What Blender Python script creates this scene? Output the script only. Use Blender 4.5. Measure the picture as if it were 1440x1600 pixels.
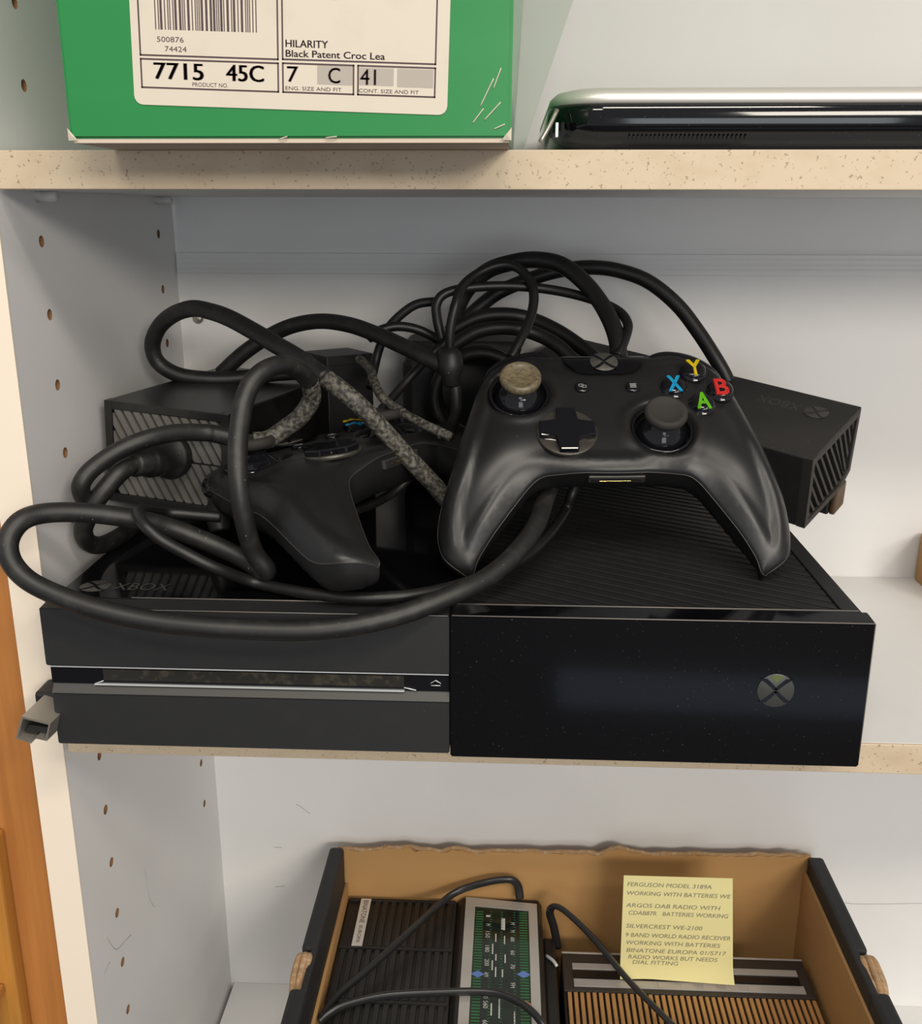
import bpy, bmesh, math, random
from mathutils import Vector, Matrix, Euler
from mathutils.geometry import delaunay_2d_cdt

for o in list(bpy.data.objects):
    bpy.data.objects.remove(o)
SC = bpy.context.scene
COL = SC.collection
random.seed(7)

# ------------------------------------------------------------------ camera
cam_d = bpy.data.cameras.new('camera')
cam = bpy.data.objects.new('camera', cam_d)
COL.objects.link(cam)
YAW, PITCH, ROLL, FOCAL = 0.0457, 0.2893, 0.0020, 1577.7      # focal in px of a 1440x1600 frame
_cy, _sy, _cp, _sp = math.cos(YAW), math.sin(YAW), math.cos(PITCH), math.sin(PITCH)
_f = Vector((-_sy * _cp, _cy * _cp, -_sp))
_r = Vector((_cy, _sy, 0))
_u = _r.cross(_f)
_r2 = math.cos(ROLL) * _r + math.sin(ROLL) * _u
_u2 = -math.sin(ROLL) * _r + math.cos(ROLL) * _u
_m = Matrix((_r2, _u2, -_f)).transposed().to_4x4()
_m.translation = (0.2070, -0.4170, 0.2307)
cam.matrix_world = _m
cam_d.sensor_fit = 'VERTICAL'
cam_d.sensor_height = 24
cam_d.lens = FOCAL / 1600 * 24
cam_d.clip_start = 0.01
SC.camera = cam

# ------------------------------------------------------------------ light
SC.view_settings.view_transform = 'Standard'
SC.view_settings.look = 'None'
SC.view_settings.gamma = 1
SC.view_settings.use_curve_mapping = False
SC.view_settings.exposure = -0.12
W = bpy.data.worlds.new('world')
SC.world = W
W.use_nodes = True
W.node_tree.nodes['Background'].inputs[0].default_value = (0.95, 0.96, 1.0, 1)
W.node_tree.nodes['Background'].inputs[1].default_value = 0.42


def area_light(name, loc, target, sx, sy, power, color):
    d = bpy.data.lights.new(name, 'AREA')
    d.shape = 'RECTANGLE'; d.size = sx; d.size_y = sy
    d.energy = power; d.color = color
    o = bpy.data.objects.new(name, d)
    COL.objects.link(o)
    o.location = loc
    o.rotation_euler = (Vector(target) - Vector(loc)).to_track_quat('-Z', 'Y').to_euler()
    return o


WARM = (1.0, 0.915, 0.80)
area_light('ceiling_lamp', (-0.15, -1.55, 1.45), (0.2, 0, 0), 0.50, 0.20, 10, WARM)
area_light('ceiling_lamp', (1.50, -1.50, 1.45), (0.2, 0, 0), 0.50, 0.20, 11.5, WARM)
area_light('ceiling_lamp', (0.45, -1.15, 1.62), (0.25, 0, 0), 0.60, 0.20, 12, WARM)
area_light('ceiling_lamp', (1.90, -4.00, 1.35), (0.2, 0, 0), 2.00, 0.60, 92, WARM)      # next row of lamps, further down the room
area_light('low_fill', (0.95, -3.90, 0.05), (0.2, 0, -0.2), 1.30, 1.00, 15, (0.88, 0.94, 1.0))      # added cool fill from low in front, lifts the lower compartment walls

# ------------------------------------------------------------------ materials
MATS = {}


def mat(name, col, rough=0.5, metal=0.0, spec=0.5, coat=0.0, dust=0.0, dust_scale=1300, dust_col=(0.42, 0.40, 0.36),
        mottle=0.0, mottle_col=(0.3, 0.3, 0.3), mottle_scale=60, mottle_lo=0.5, mottle_hi=0.65, stretch=(1, 1, 1),
        bump=0.0, bump_scale=800, trans=0.0, dust_lo=0.745, dust_hi=0.79):
    m = bpy.data.materials.new(name)
    m.use_nodes = True
    nt = m.node_tree
    N, L = nt.nodes, nt.links
    b = N['Principled BSDF']
    b.inputs['Base Color'].default_value = (*col, 1)
    b.inputs['Roughness'].default_value = rough
    b.inputs['Metallic'].default_value = metal
    b.inputs['Specular IOR Level'].default_value = spec
    b.inputs['Coat Weight'].default_value = coat
    b.inputs['Coat Roughness'].default_value = 0.08
    if trans:
        b.inputs['Transmission Weight'].default_value = trans
    tc = N.new('ShaderNodeTexCoord')
    mp = N.new('ShaderNodeMapping')
    mp.inputs['Scale'].default_value = stretch
    L.new(tc.outputs['Object'], mp.inputs['Vector'])
    last = None

    def layer(c, scale, lo, hi, amt, detail, vec):
        nonlocal last
        n = N.new('ShaderNodeTexNoise')
        n.inputs['Scale'].default_value = scale
        n.inputs['Detail'].default_value = detail
        L.new(vec, n.inputs['Vector'])
        r = N.new('ShaderNodeMapRange')
        r.inputs['From Min'].default_value = lo
        r.inputs['From Max'].default_value = hi
        r.inputs['To Max'].default_value = amt
        L.new(n.outputs['Fac'], r.inputs['Value'])
        x = N.new('ShaderNodeMix')
        x.data_type = 'RGBA'
        x.inputs['A'].default_value = (*col, 1)
        if last:
            L.new(last, x.inputs['A'])
        x.inputs['B'].default_value = (*c, 1)
        L.new(r.outputs['Result'], x.inputs['Factor'])
        last = x.outputs['Result']

    if mottle:
        layer(mottle_col, mottle_scale, mottle_lo, mottle_hi, mottle, 6, mp.outputs['Vector'])
    if dust:
        layer(dust_col, dust_scale, dust_lo, dust_hi, dust, 1.5, tc.outputs['Object'])
    if last:
        L.new(last, b.inputs['Base Color'])
    if bump:
        n = N.new('ShaderNodeTexNoise')
        n.inputs['Scale'].default_value = bump_scale
        n.inputs['Detail'].default_value = 3
        L.new(mp.outputs['Vector'], n.inputs['Vector'])
        bp = N.new('ShaderNodeBump')
        bp.inputs['Strength'].default_value = bump
        bp.inputs['Distance'].default_value = 0.0006
        L.new(n.outputs['Fac'], bp.inputs['Height'])
        L.new(bp.outputs['Normal'], b.inputs['Normal'])
    MATS[name] = m
    return m


mat('laminate', (0.78, 0.775, 0.765), 0.42, mottle=0.12, mottle_col=(0.55, 0.55, 0.55), mottle_scale=9)
mat('edge_cream', (0.62, 0.505, 0.36), 0.5, mottle=0.45, mottle_col=(0.45, 0.33, 0.20), mottle_scale=70, mottle_lo=0.50, mottle_hi=0.75,
    stretch=(0.6, 1, 1), dust=0.6, dust_scale=720, dust_col=(0.20, 0.13, 0.07), dust_lo=0.655, dust_hi=0.73)
mat('scuff_grey', (0.42, 0.41, 0.39), 0.7)
mat('edge_clean', (0.86, 0.76, 0.63), 0.5)
mat('chipboard', (0.25, 0.13, 0.06), 0.9)
mat('brown_wood', (0.46, 0.19, 0.05), 0.45, mottle=0.7, mottle_col=(0.32, 0.12, 0.028), mottle_scale=60, mottle_lo=0.35, mottle_hi=0.7, stretch=(3, 3, 0.12))
mat('gold_wood', (0.50, 0.22, 0.04), 0.45, mottle=0.8, mottle_col=(0.25, 0.10, 0.015), mottle_scale=50, mottle_lo=0.35, mottle_hi=0.7, stretch=(4, 4, 0.12))
mat('room_floor', (0.05, 0.045, 0.045), 0.8, mottle=0.4, mottle_col=(0.09, 0.08, 0.075), mottle_scale=30)
mat('reflector', (0.27, 0.33, 0.44), 0.95, bump=0.5, bump_scale=200)
mat('green_card', (0.018, 0.235, 0.058), 0.32, coat=0.35, mottle=0.25, mottle_col=(0.03, 0.27, 0.08), mottle_scale=25, stretch=(0.3, 1, 3), bump=0.06, bump_scale=60)
mat('bare_card', (0.62, 0.52, 0.42), 0.8)
mat('scuff_card', (0.60, 0.55, 0.45), 0.8)
mat('sticker', (0.66, 0.60, 0.50), 0.55, mottle=0.25, mottle_col=(0.55, 0.49, 0.40), mottle_scale=45)
mat('print_ink', (0.075, 0.045, 0.050), 0.6)
mat('print_grey', (0.42, 0.38, 0.33), 0.6)
mat('black_matte', (0.01, 0.01, 0.0105), 0.55, dust=0.35, mottle=0.3, mottle_col=(0.018, 0.0175, 0.017), mottle_scale=90)
mat('bezel_grey', (0.014, 0.0145, 0.0155), 0.55, dust=0.2, mottle=0.3, mottle_col=(0.019, 0.019, 0.02), mottle_scale=120)
mat('ledge_grey', (0.055, 0.053, 0.05), 0.55)
mat('black_gloss', (0.003, 0.003, 0.004), 0.07, coat=0.0, dust=0.30, dust_scale=1500)
mat('black_gloss_clean', (0.006, 0.006, 0.008), 0.08)
mat('slot_dark', (0.012, 0.011, 0.009), 0.95, mottle=0.8, mottle_col=(0.045, 0.038, 0.025), mottle_scale=260)
mat('deep_black', (0.004, 0.004, 0.004), 0.9)
mat('chrome', (0.70, 0.74, 0.76), 0.3, metal=0.25)
mat('edge_glint', (0.16, 0.15, 0.14), 0.4)  # pale grey standing in for glints on the console edges
mat('steel', (0.42, 0.39, 0.34), 0.3, metal=0.7)
mat('emblem_grey', (0.05, 0.052, 0.05), 0.35)
mat('emblem_green', (0.1, 0.13, 0.04), 0.4)
mat('emboss_grey', (0.055, 0.052, 0.047), 0.5)
mat('logo_grey', (0.05, 0.048, 0.043), 0.6)
mat('pad_shell', (0.0095, 0.0095, 0.010), 0.37, dust=0.35, dust_scale=1.1, dust_lo=0.77, dust_hi=0.81)
mat('pad_lower', (0.009, 0.009, 0.0095), 0.45)
mat('pad_rim', (0.035, 0.034, 0.033), 0.35)
mat('pad_rubber', (0.022, 0.020, 0.017), 0.75, mottle=0.5, mottle_col=(0.02, 0.018, 0.016), mottle_scale=0.4)
mat('pad_worn', (0.16, 0.13, 0.075), 0.38, mottle=0.9, mottle_col=(0.06, 0.05, 0.034), mottle_scale=0.55, mottle_lo=0.38, mottle_hi=0.68, stretch=(1, 1.6, 1))
mat('dpad_disc', (0.085, 0.078, 0.068), 0.35, metal=0.6, mottle=0.5, mottle_col=(0.05, 0.04, 0.03), mottle_scale=0.15)
mat('guide_disc', (0.085, 0.08, 0.072), 0.4, mottle=0.5, mottle_col=(0.04, 0.04, 0.036), mottle_scale=0.3)
mat('letter_yellow', (0.78, 0.60, 0.01), 0.35)
mat('letter_blue', (0.01, 0.34, 0.62), 0.35)
mat('letter_red', (0.70, 0.035, 0.03), 0.35)
mat('letter_green', (0.14, 0.55, 0.015), 0.35)
mat('icon_grey', (0.25, 0.25, 0.25), 0.5)
mat('brass', (0.75, 0.55, 0.22), 0.25, metal=1.0)
mat('cable_black', (0.008, 0.008, 0.008), 0.45, mottle=0.5, mottle_col=(0.016, 0.0155, 0.015), mottle_scale=110)
mat('cable_dusty', (0.011, 0.0105, 0.01), 0.48, mottle=0.6, mottle_col=(0.035, 0.033, 0.029), mottle_scale=140, mottle_lo=0.52, mottle_hi=0.72, dust=0.4, dust_scale=700)
mat('cable_worn', (0.028, 0.026, 0.022), 0.5, mottle=0.9, mottle_col=(0.21, 0.20, 0.165), mottle_scale=520, mottle_lo=0.42, mottle_hi=0.72, dust=0.5, dust_scale=500)
mat('brick_black', (0.011, 0.0105, 0.01), 0.33, mottle=0.5, mottle_col=(0.025, 0.023, 0.021), mottle_scale=50, dust=0.4)
mat('brick_slat', (0.12, 0.115, 0.107), 0.6, mottle=0.4, mottle_col=(0.11, 0.105, 0.095), mottle_scale=200)
mat('sensor_top', (0.018, 0.017, 0.0155), 0.6, dust=0.5)
mat('foot_brown', (0.07, 0.042, 0.02), 0.4)
mat('cardboard', (0.47, 0.265, 0.10), 0.8, mottle=0.35, mottle_col=(0.40, 0.215, 0.075), mottle_scale=30, stretch=(0.4, 1, 2))
mat('torn_card', (0.38, 0.235, 0.12), 0.95, mottle=0.6, mottle_col=(0.55, 0.42, 0.28), mottle_scale=300)
mat('black_card', (0.014, 0.014, 0.0155), 0.6, mottle=0.4, mottle_col=(0.02, 0.02, 0.021), mottle_scale=150)
mat('radio_black', (0.012, 0.011, 0.01), 0.45, mottle=0.4, mottle_col=(0.019, 0.018, 0.017), mottle_scale=80, dust=0.15)
mat('silver_paint', (0.50, 0.48, 0.44), 0.38, metal=0.35)
mat('badge', (0.74, 0.71, 0.66), 0.4, metal=0.3)
mat('dial_glass', (0.010, 0.016, 0.013), 0.10, mottle=0.4, mottle_col=(0.02, 0.045, 0.02), mottle_scale=60)
mat('dial_green', (0.03, 0.16, 0.05), 0.5)
mat('dial_white', (0.62, 0.62, 0.58), 0.5)
mat('dial_blue', (0.12, 0.22, 0.55), 0.5)
mat('dial_orange', (0.60, 0.25, 0.14), 0.5)
mat('wood_slat', (0.42, 0.215, 0.075), 0.5, mottle=0.7, mottle_col=(0.24, 0.11, 0.035), mottle_scale=120, stretch=(2, 0.3, 1))
mat('radio_brown', (0.032, 0.025, 0.020), 0.5)
mat('scale_strip', (0.44, 0.42, 0.40), 0.45, metal=0.3, mottle=0.5, mottle_col=(0.34, 0.33, 0.30), mottle_scale=70)
mat('cord_grey', (0.02, 0.02, 0.0205), 0.30)
mat('note_yellow', (0.80, 0.74, 0.36), 0.8)
mat('note_ink', (0.25, 0.24, 0.17), 0.7)
mat('device_silver', (0.74, 0.71, 0.66), 0.42, metal=0.55)
mat('pale_gloss', (0.62, 0.65, 0.60), 0.20, coat=0.3)
mat('peg_clear', (0.62, 0.62, 0.60), 0.3)

# ------------------------------------------------------------------ helpers


def tag(o, label=None, cat=None, group=None, kind=None):
    if label: o['label'] = label
    if cat: o['category'] = cat
    if group: o['group'] = group
    if kind: o['kind'] = kind
    return o


def empty(name, M=None, label=None, cat=None, group=None, kind=None):
    o = bpy.data.objects.new(name, None)
    o.empty_display_size = 0.01
    COL.objects.link(o)
    if M is not None:
        o.matrix_world = M if isinstance(M, Matrix) else Matrix.Translation(Vector(M))
    return tag(o, label, cat, group, kind)


def link(name, me, m, parent=None, smooth=False, M=None):
    if m is not None and not me.materials:
        me.materials.append(MATS[m])
    if smooth:
        for p in me.polygons:
            p.use_smooth = True
    o = bpy.data.objects.new(name, me)
    COL.objects.link(o)
    if parent is not None:
        o.parent = parent
    if M is not None:
        o.matrix_local = M
    return o


def pydata(name, V, F, m, parent=None, smooth=False, M=None):
    me = bpy.data.meshes.new(name)
    me.from_pydata([tuple(v) for v in V], [], F)
    me.validate()
    bm = bmesh.new(); bm.from_mesh(me)
    bmesh.ops.recalc_face_normals(bm, faces=bm.faces)
    bm.to_mesh(me); bm.free()
    return link(name, me, m, parent, smooth, M)


def bm_obj(name, bm, m, parent=None, smooth=False, M=None):
    me = bpy.data.meshes.new(name)
    bmesh.ops.recalc_face_normals(bm, faces=bm.faces)
    bm.to_mesh(me); bm.free()
    return link(name, me, m, parent, smooth, M)


def add_box(bm, a, b):
    vs = [bm.verts.new((x, y, z)) for x in (a[0], b[0]) for y in (a[1], b[1]) for z in (a[2], b[2])]
    for f in ((0, 1, 3, 2), (4, 6, 7, 5), (0, 4, 5, 1), (2, 3, 7, 6), (0, 2, 6, 4), (1, 5, 7, 3)):
        bm.faces.new([vs[i] for i in f])
    return vs


def box(name, a, b, m, parent=None, bev=0.0, seg=2, M=None):
    bm = bmesh.new()
    add_box(bm, a, b)
    if bev:
        bmesh.ops.bevel(bm, geom=list(bm.edges), offset=bev, segments=seg, affect='EDGES', profile=0.5)
    return bm_obj(name, bm, m, parent, False, M)


def add_prism(bm, poly, d, axes=None):
    """poly: list of 3D points (planar), extruded by vector d"""
    d = Vector(d)
    a = [bm.verts.new(Vector(p)) for p in poly]
    b = [bm.verts.new(Vector(p) + d) for p in poly]
    n = len(poly)
    bm.faces.new(a[::-1]); bm.faces.new(b)
    for i in range(n):
        bm.faces.new((a[i], a[(i + 1) % n], b[(i + 1) % n], b[i]))


def prism(name, poly, d, m, parent=None, bev=0.0, smooth=False, M=None):
    bm = bmesh.new()
    add_prism(bm, poly, d)
    if bev:
        bmesh.ops.bevel(bm, geom=list(bm.edges), offset=bev, segments=2, affect='EDGES', profile=0.5)
    return bm_obj(name, bm, m, parent, smooth, M)


def lathe(name, prof, m, parent=None, n=40, M=None, smooth=True):
    """prof: list of (r, z) revolved about Z"""
    V, F = [], []
    for r, z in prof:
        for k in range(n):
            t = 2 * math.pi * k / n
            V.append((r * math.cos(t), r * math.sin(t), z))
    for i in range(len(prof) - 1):
        for k in range(n):
            F.append((i * n + k, i * n + (k + 1) % n, (i + 1) * n + (k + 1) % n, (i + 1) * n + k))
    F.append(tuple(range(n))[::-1])
    F.append(tuple(range((len(prof) - 1) * n, len(prof) * n)))
    return pydata(name, V, F, m, parent, smooth, M)


def spline(P, n=8):
    P = [Vector(p) for p in P]
    out = []
    for i in range(len(P) - 1):
        p0 = P[max(i - 1, 0)]; p1 = P[i]; p2 = P[i + 1]; p3 = P[min(i + 2, len(P) - 1)]
        for k in range(n):
            t = k / n
            out.append(0.5 * (2 * p1 + (p2 - p0) * t + (2 * p0 - 5 * p1 + 4 * p2 - p3) * t * t + (3 * p1 - p0 - 3 * p2 + p3) * t ** 3))
    out.append(P[-1])
    return out


def tube_data(P, r, n=12, samples=8, flat=1.0):
    pts = spline(P, samples)
    V, F = [], []
    T = (pts[1] - pts[0]).normalized()
    up = Vector((0, 0, 1)) if abs(T.z) < 0.9 else Vector((1, 0, 0))
    nrm = (up - T * up.dot(T)).normalized()
    rr = r if callable(r) else (lambda t: r)
    N = len(pts)
    for i, p in enumerate(pts):
        if i < N - 1:
            T = (pts[i + 1] - p).normalized()
        nrm = (nrm - T * nrm.dot(T)).normalized()
        bn = T.cross(nrm)
        for k in range(n):
            a = 2 * math.pi * k / n
            V.append(p + (nrm * math.cos(a) + bn * math.sin(a) * flat) * rr(i / (N - 1)))
    for i in range(N - 1):
        for k in range(n):
            F.append((i * n + k, i * n + (k + 1) % n, (i + 1) * n + (k + 1) % n, (i + 1) * n + k))
    F.append(tuple(range(n))[::-1])
    F.append(tuple(range((N - 1) * n, N * n)))
    return V, F


def tube(name, P, r, m, parent=None, n=12, samples=8, flat=1.0, M=None):
    V, F = tube_data(P, r, n, samples, flat)
    return pydata(name, V, F, m, parent, True, M)


def text(name, body, h, w, m, parent, M, extrude=0.0, shear=0.0, center=False):
    """flat lettering: cap height h, run length w (None keeps the natural width), lower-left at M's origin"""
    cu = bpy.data.curves.new(name, 'FONT')
    cu.body = body; cu.size = 1.0; cu.shear = shear; cu.extrude = 0.0; cu.resolution_u = 3
    tmp = bpy.data.objects.new('tmp_text', cu)
    COL.objects.link(tmp)
    dg = bpy.context.evaluated_depsgraph_get()
    me = bpy.data.meshes.new_from_object(tmp.evaluated_get(dg))
    bpy.data.objects.remove(tmp); bpy.data.curves.remove(cu)
    xs = [v.co.x for v in me.vertices]; ys = [v.co.y for v in me.vertices]
    x0, x1, y0, y1 = min(xs), max(xs), min(ys), max(ys)
    capy = 0.73 if body.upper() != body and any(c in body for c in 'gjpqy') else y1 - y0
    s = h / capy
    sx = (w / (x1 - x0)) if w else s
    for v in me.vertices:
        v.co.x = (v.co.x - x0) * sx
        v.co.y = (v.co.y - y0) * s
        if center:
            v.co.x -= (x1 - x0) * sx / 2; v.co.y -= (y1 - y0) * s / 2
    if extrude:
        bm = bmesh.new(); bm.from_mesh(me)
        r = bmesh.ops.extrude_face_region(bm, geom=list(bm.faces))
        for v in r['geom']:
            if isinstance(v, bmesh.types.BMVert):
                v.co.z += extrude
        bmesh.ops.recalc_face_normals(bm, faces=bm.faces)
        bm.to_mesh(me); bm.free()
    me.materials.clear()
    return link(name, me, m, parent, False, M)


def frame3(o, ex, ey):
    """matrix with origin o, x axis ex, y axis ey"""
    ex = Vector(ex).normalized(); ez = ex.cross(Vector(ey)).normalized(); ey = ez.cross(ex)
    M = Matrix((ex, ey, ez)).transposed().to_4x4()
    M.translation = Vector(o)
    return M


def clip_poly(poly, x0, x1, y0, y1):
    def cut(P, ax, val, keep_less):
        out = []
        for i in range(len(P)):
            a, b = P[i], P[(i + 1) % len(P)]
            ia = (a[ax] <= val) if keep_less else (a[ax] >= val)
            ib = (b[ax] <= val) if keep_less else (b[ax] >= val)
            if ia: out.append(a)
            if ia != ib:
                t = (val - a[ax]) / (b[ax] - a[ax])
                out.append((a[0] + (b[0] - a[0]) * t, a[1] + (b[1] - a[1]) * t))
        return out
    for ax, val, less in ((0, x0, False), (0, x1, True), (1, y0, False), (1, y1, True)):
        if not poly: return []
        poly = cut(poly, ax, val, less)
    return poly


def stripes(x0, x1, y0, y1, ang, pitch, width):
    """parallel stripes at an angle, clipped to a rectangle"""
    c, s = math.cos(ang), math.sin(ang)
    cx, cy = (x0 + x1) / 2, (y0 + y1) / 2
    R = math.hypot(x1 - x0, y1 - y0)
    out = []
    k = -int(R / pitch) - 1
    while k * pitch < R:
        o = k * pitch
        P = []
        for t, w in ((-R, -width / 2), (R, -width / 2), (R, width / 2), (-R, width / 2)):
            P.append((cx + t * c - (o + w) * s, cy + t * s + (o + w) * c))
        P = clip_poly(P, x0, x1, y0, y1)
        if len(P) >= 3:
            area = abs(sum(P[i][0] * P[(i + 1) % len(P)][1] - P[(i + 1) % len(P)][0] * P[i][1] for i in range(len(P)))) / 2
            if area > width * width * 0.6:
                out.append(P)
        k += 1
    return out


def emblem(parent, M, r, disc_mat, x_mat, th=0.0003, name='emblem'):
    """round badge carrying a curved X"""
    d = lathe(name, [(r * 0.97, 0), (r, th * 0.5), (r * 0.98, th)], disc_mat, parent, 36, M)
    bm = bmesh.new()
    for sx in (-1, 1):
        for sy in (-1, 1):
            n = 6
            L, Rr = [], []
            for i in range(n + 1):
                t = i / n
                # arms bow outwards, wider at the rim
                x = sx * r * (0.02 + 0.70 * t ** 1.25); y = sy * r * (0.02 + (0.68 if sy > 0 else 0.70) * t)
                wd = r * (0.11 + 0.10 * t)
                L.append((x - wd, y)); Rr.append((x + wd, y))
            vs = [bm.verts.new((p[0], p[1], th * 1.15)) for p in L + Rr[::-1]]
            m_ = len(L)
            for i in range(m_ - 1):
                bm.faces.new((vs[i], vs[i + 1], vs[2 * m_ - 2 - i], vs[2 * m_ - 1 - i]))
    bm_obj('cross', bm, x_mat, d)
    return d

# ================================================================== bookcase and setting
bk = empty('bookcase', (0, 0, -0.75), 'white laminate bookcase with drilled side panel and cream shelf edges', 'bookcase')
BKM = Matrix.Translation((0, 0, 0.75))          # parts below are given in world coordinates


def holed_panel():
    bm = bmesh.new()
    add_box(bm, (-0.0152, 0.0, -0.75), (0.0, 0.2256, 0.75))
    me = bpy.data.meshes.new('side_panel'); bmesh.ops.recalc_face_normals(bm, faces=bm.faces); bm.to_mesh(me); bm.free()
    me.materials.append(MATS['laminate']); me.materials.append(MATS['chipboard'])
    o = bpy.data.objects.new('side_panel', me); COL.objects.link(o)
    bm = bmesh.new()
    for k in range(-4, 23):
        z = 0.3136 - 0.032 * k
        for y in (0.0370, 0.1926):
            if y > 0.1 and not 3 <= k <= 15: continue
            vs = []
            for x in (-0.009, 0.002):
                vs.append([bm.verts.new((x, y + 0.0026 * math.cos(2 * math.pi * i / 14), z + 0.0026 * math.sin(2 * math.pi * i / 14))) for i in range(14)])
            bm.faces.new(vs[0][::-1]); bm.faces.new(vs[1])
            for i in range(14):
                bm.faces.new((vs[0][i], vs[0][(i + 1) % 14], vs[1][(i + 1) % 14], vs[1][i]))
    bmesh.ops.recalc_face_normals(bm, faces=bm.faces)
    cm = bpy.data.meshes.new('cutter'); bm.to_mesh(cm); bm.free()
    cm.materials.append(MATS['laminate']); cm.materials.append(MATS['chipboard'])
    for p in cm.polygons: p.material_index = 1
    c = bpy.data.objects.new('cutter', cm); COL.objects.link(c)
    md = o.modifiers.new('b', 'BOOLEAN'); md.operation = 'DIFFERENCE'; md.object = c; md.solver = 'EXACT'
    dg = bpy.context.evaluated_depsgraph_get()
    nm = bpy.data.meshes.new_from_object(o.evaluated_get(dg))
    o.modifiers.clear(); o.data = nm
    bpy.data.objects.remove(c)
    return o


sp = holed_panel(); sp.parent = bk; sp.matrix_local = BKM
eb = box('edge_band', (-0.0155, -0.0012, -0.75), (0.0003, 0.0, 0.75), 'edge_clean', sp, 0.0003)
box('side_panel', (0.95, 0, -0.75), (0.966, 0.2256, 0.75), 'laminate', bk, 0.0004, M=BKM)
box('back_panel', (0.0, 0.2216, -0.75), (0.95, 0.2256, 0.75), 'laminate', bk, M=BKM)
for z0, z1 in ((0.2389, 0.2537), (-0.0149, 0.0), (-0.3612, -0.3432), (0.4300, 0.4448)):
    s = box('shelf', (0.0025, 0.0008, z0), (0.9490, 0.2214, z1), 'laminate', bk, 0.0002, M=BKM)
    box('edge_band', (0.0025, -0.0008, z0), (0.9490, 0.0008, z1), 'edge_cream', s, 0.0004)
# rail of thin grooves across the back panel
rl = box('rail', (0.0005, 0.2200, 0.1935), (0.9495, 0.2216, 0.2060), 'laminate', bk, 0.0003, M=BKM)
for z in (0.1965, 0.1993, 0.2025):
    box('ridge', (0.0008, 0.2195, z - 0.0004), (0.9492, 0.2201, z + 0.0004), 'laminate', rl)
for y, z in ((0.037, 0.2366), (0.1926, 0.2366), (0.037, -0.0171), (0.1926, -0.0171)):
    lathe('shelf_peg', [(0.0024, 0), (0.0024, 0.009), (0.0018, 0.0095)], 'peg_clear', bk, 16,
          BKM @ Matrix.Translation((0, y, z)) @ Matrix.Rotation(math.pi / 2, 4, 'Y'))
lathe('screw_cap', [(0.0035, 0), (0.0035, 0.001), (0.0018, 0.002)], 'steel', bk, 18, BKM @ Matrix.Translation((0.0114, 0.2216, 0.1658)) @ Matrix.Rotation(math.pi / 2, 4, 'X'))

# pencil-thin scuffs on the panels
for P in ([(0, 0.0791, -0.1361), (0, 0.0803, -0.1444), (0, 0.0812, -0.1583), (0, 0.0873, -0.1698)], [(0, 0.0206, -0.1362), (0, 0.03, -0.1525), (0, 0.0403, -0.1565), (0, 0.0511, -0.1603)],
          [(0, 0.0215, -0.1532), (0, 0.0108, -0.1537)], [(0.0578, 0.2216, -0.1838), (0.0614, 0.2216, -0.1858), (0.0678, 0.2216, -0.1915)], [(0.0399, 0.2216, -0.2206), (0.0456, 0.2216, -0.2209)],
          [(0.0391, 0.2216, -0.2551), (0.0464, 0.2216, -0.2542)], [(0.4594, 0.2216, -0.2533), (0.471, 0.2216, -0.254), (0.5143, 0.2216, -0.2518)]):
    tube('scuff', P, 0.00025, 'scuff_grey', bk, 6, 3, M=BKM)

t1 = box('trim_1', (-0.060, 0.004, -0.75), (-0.0160, 0.030, 0.75), 'brown_wood', None, 0.001); tag(t1, kind='structure')
t1['label'] = 'brown stained wood upright beside the bookcase side panel'
t2 = box('trim_2', (-0.120, -0.006, -0.75), (-0.0365, 0.0035, -0.060), 'gold_wood', None, 0.0015); tag(t2, kind='structure')
t2['label'] = 'golden grained wood moulding at the lower left corner'
t3 = box('trim_3', (-0.110, -0.030, -0.150), (-0.0425, -0.0065, -0.144), 'brown_wood', None, 0.001); tag(t3, kind='structure')
t3['label'] = 'small brown wood ledge at the lower left corner'
fl = box('floor', (-2.5, -4.0, -1.12), (3.0, 0.6, -1.10), 'room_floor'); tag(fl, kind='structure')
fl['label'] = 'dark floor of the room in front of the shelves'
wl = box('wall_back', (-2.5, 0.245, -1.10), (3.0, 0.30, 1.9), 'laminate'); tag(wl, kind='structure')
wl['label'] = 'plain wall behind the bookcase'
rg = box('floor_reflector', (-1.1, -0.125, 0), (1.1, 0.125, 0.012), 'reflector', None, 0.003)  # unseen strip added for the bluish band mirrored in the console front
rg.location = (1.46, -2.27, -1.10); rg.rotation_euler = (0, 0, math.radians(2))
tag(rg, 'added blue grey rug on the floor facing the shelves', 'reflector')

# ================================================================== shoe box on the top shelf
sb = empty('shoe_box', (0.13, 0.08, 0.2540), 'green shoe box with a white size label on the top shelf', 'box')
SI = Matrix.Translation((-0.13, -0.08, -0.2540))
XL, XR, YF, YB = 0.0503, 0.2069, -0.042, 0.205
V = [(XL, YF, .2548), (XR, YF, .2548), (XR + .0010, YB, .2548), (XL, YB, .2548),
     (XL - .0005, YF, .372), (XR + .0010, YF, .372), (XR + .0075, YB, .372), (XL - .001, YB, .372)]
bm = bmesh.new()
vs = [bm.verts.new(v) for v in V]
for f in ((0, 1, 5, 4), (1, 2, 6, 5), (2, 3, 7, 6), (3, 0, 4, 7), (4, 5, 6, 7), (0, 3, 2, 1)):
    bm.faces.new([vs[i] for i in f])
bmesh.ops.bevel(bm, geom=list(bm.edges), offset=0.0012, segments=2, affect='EDGES')
bm_obj('carton', bm, 'green_card', sb, M=SI)
box('base_card', (XL + .0012, YF + .0008, .2538), (XR - .0006, YB - .002, .2552), 'bare_card', sb, M=SI)
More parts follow.
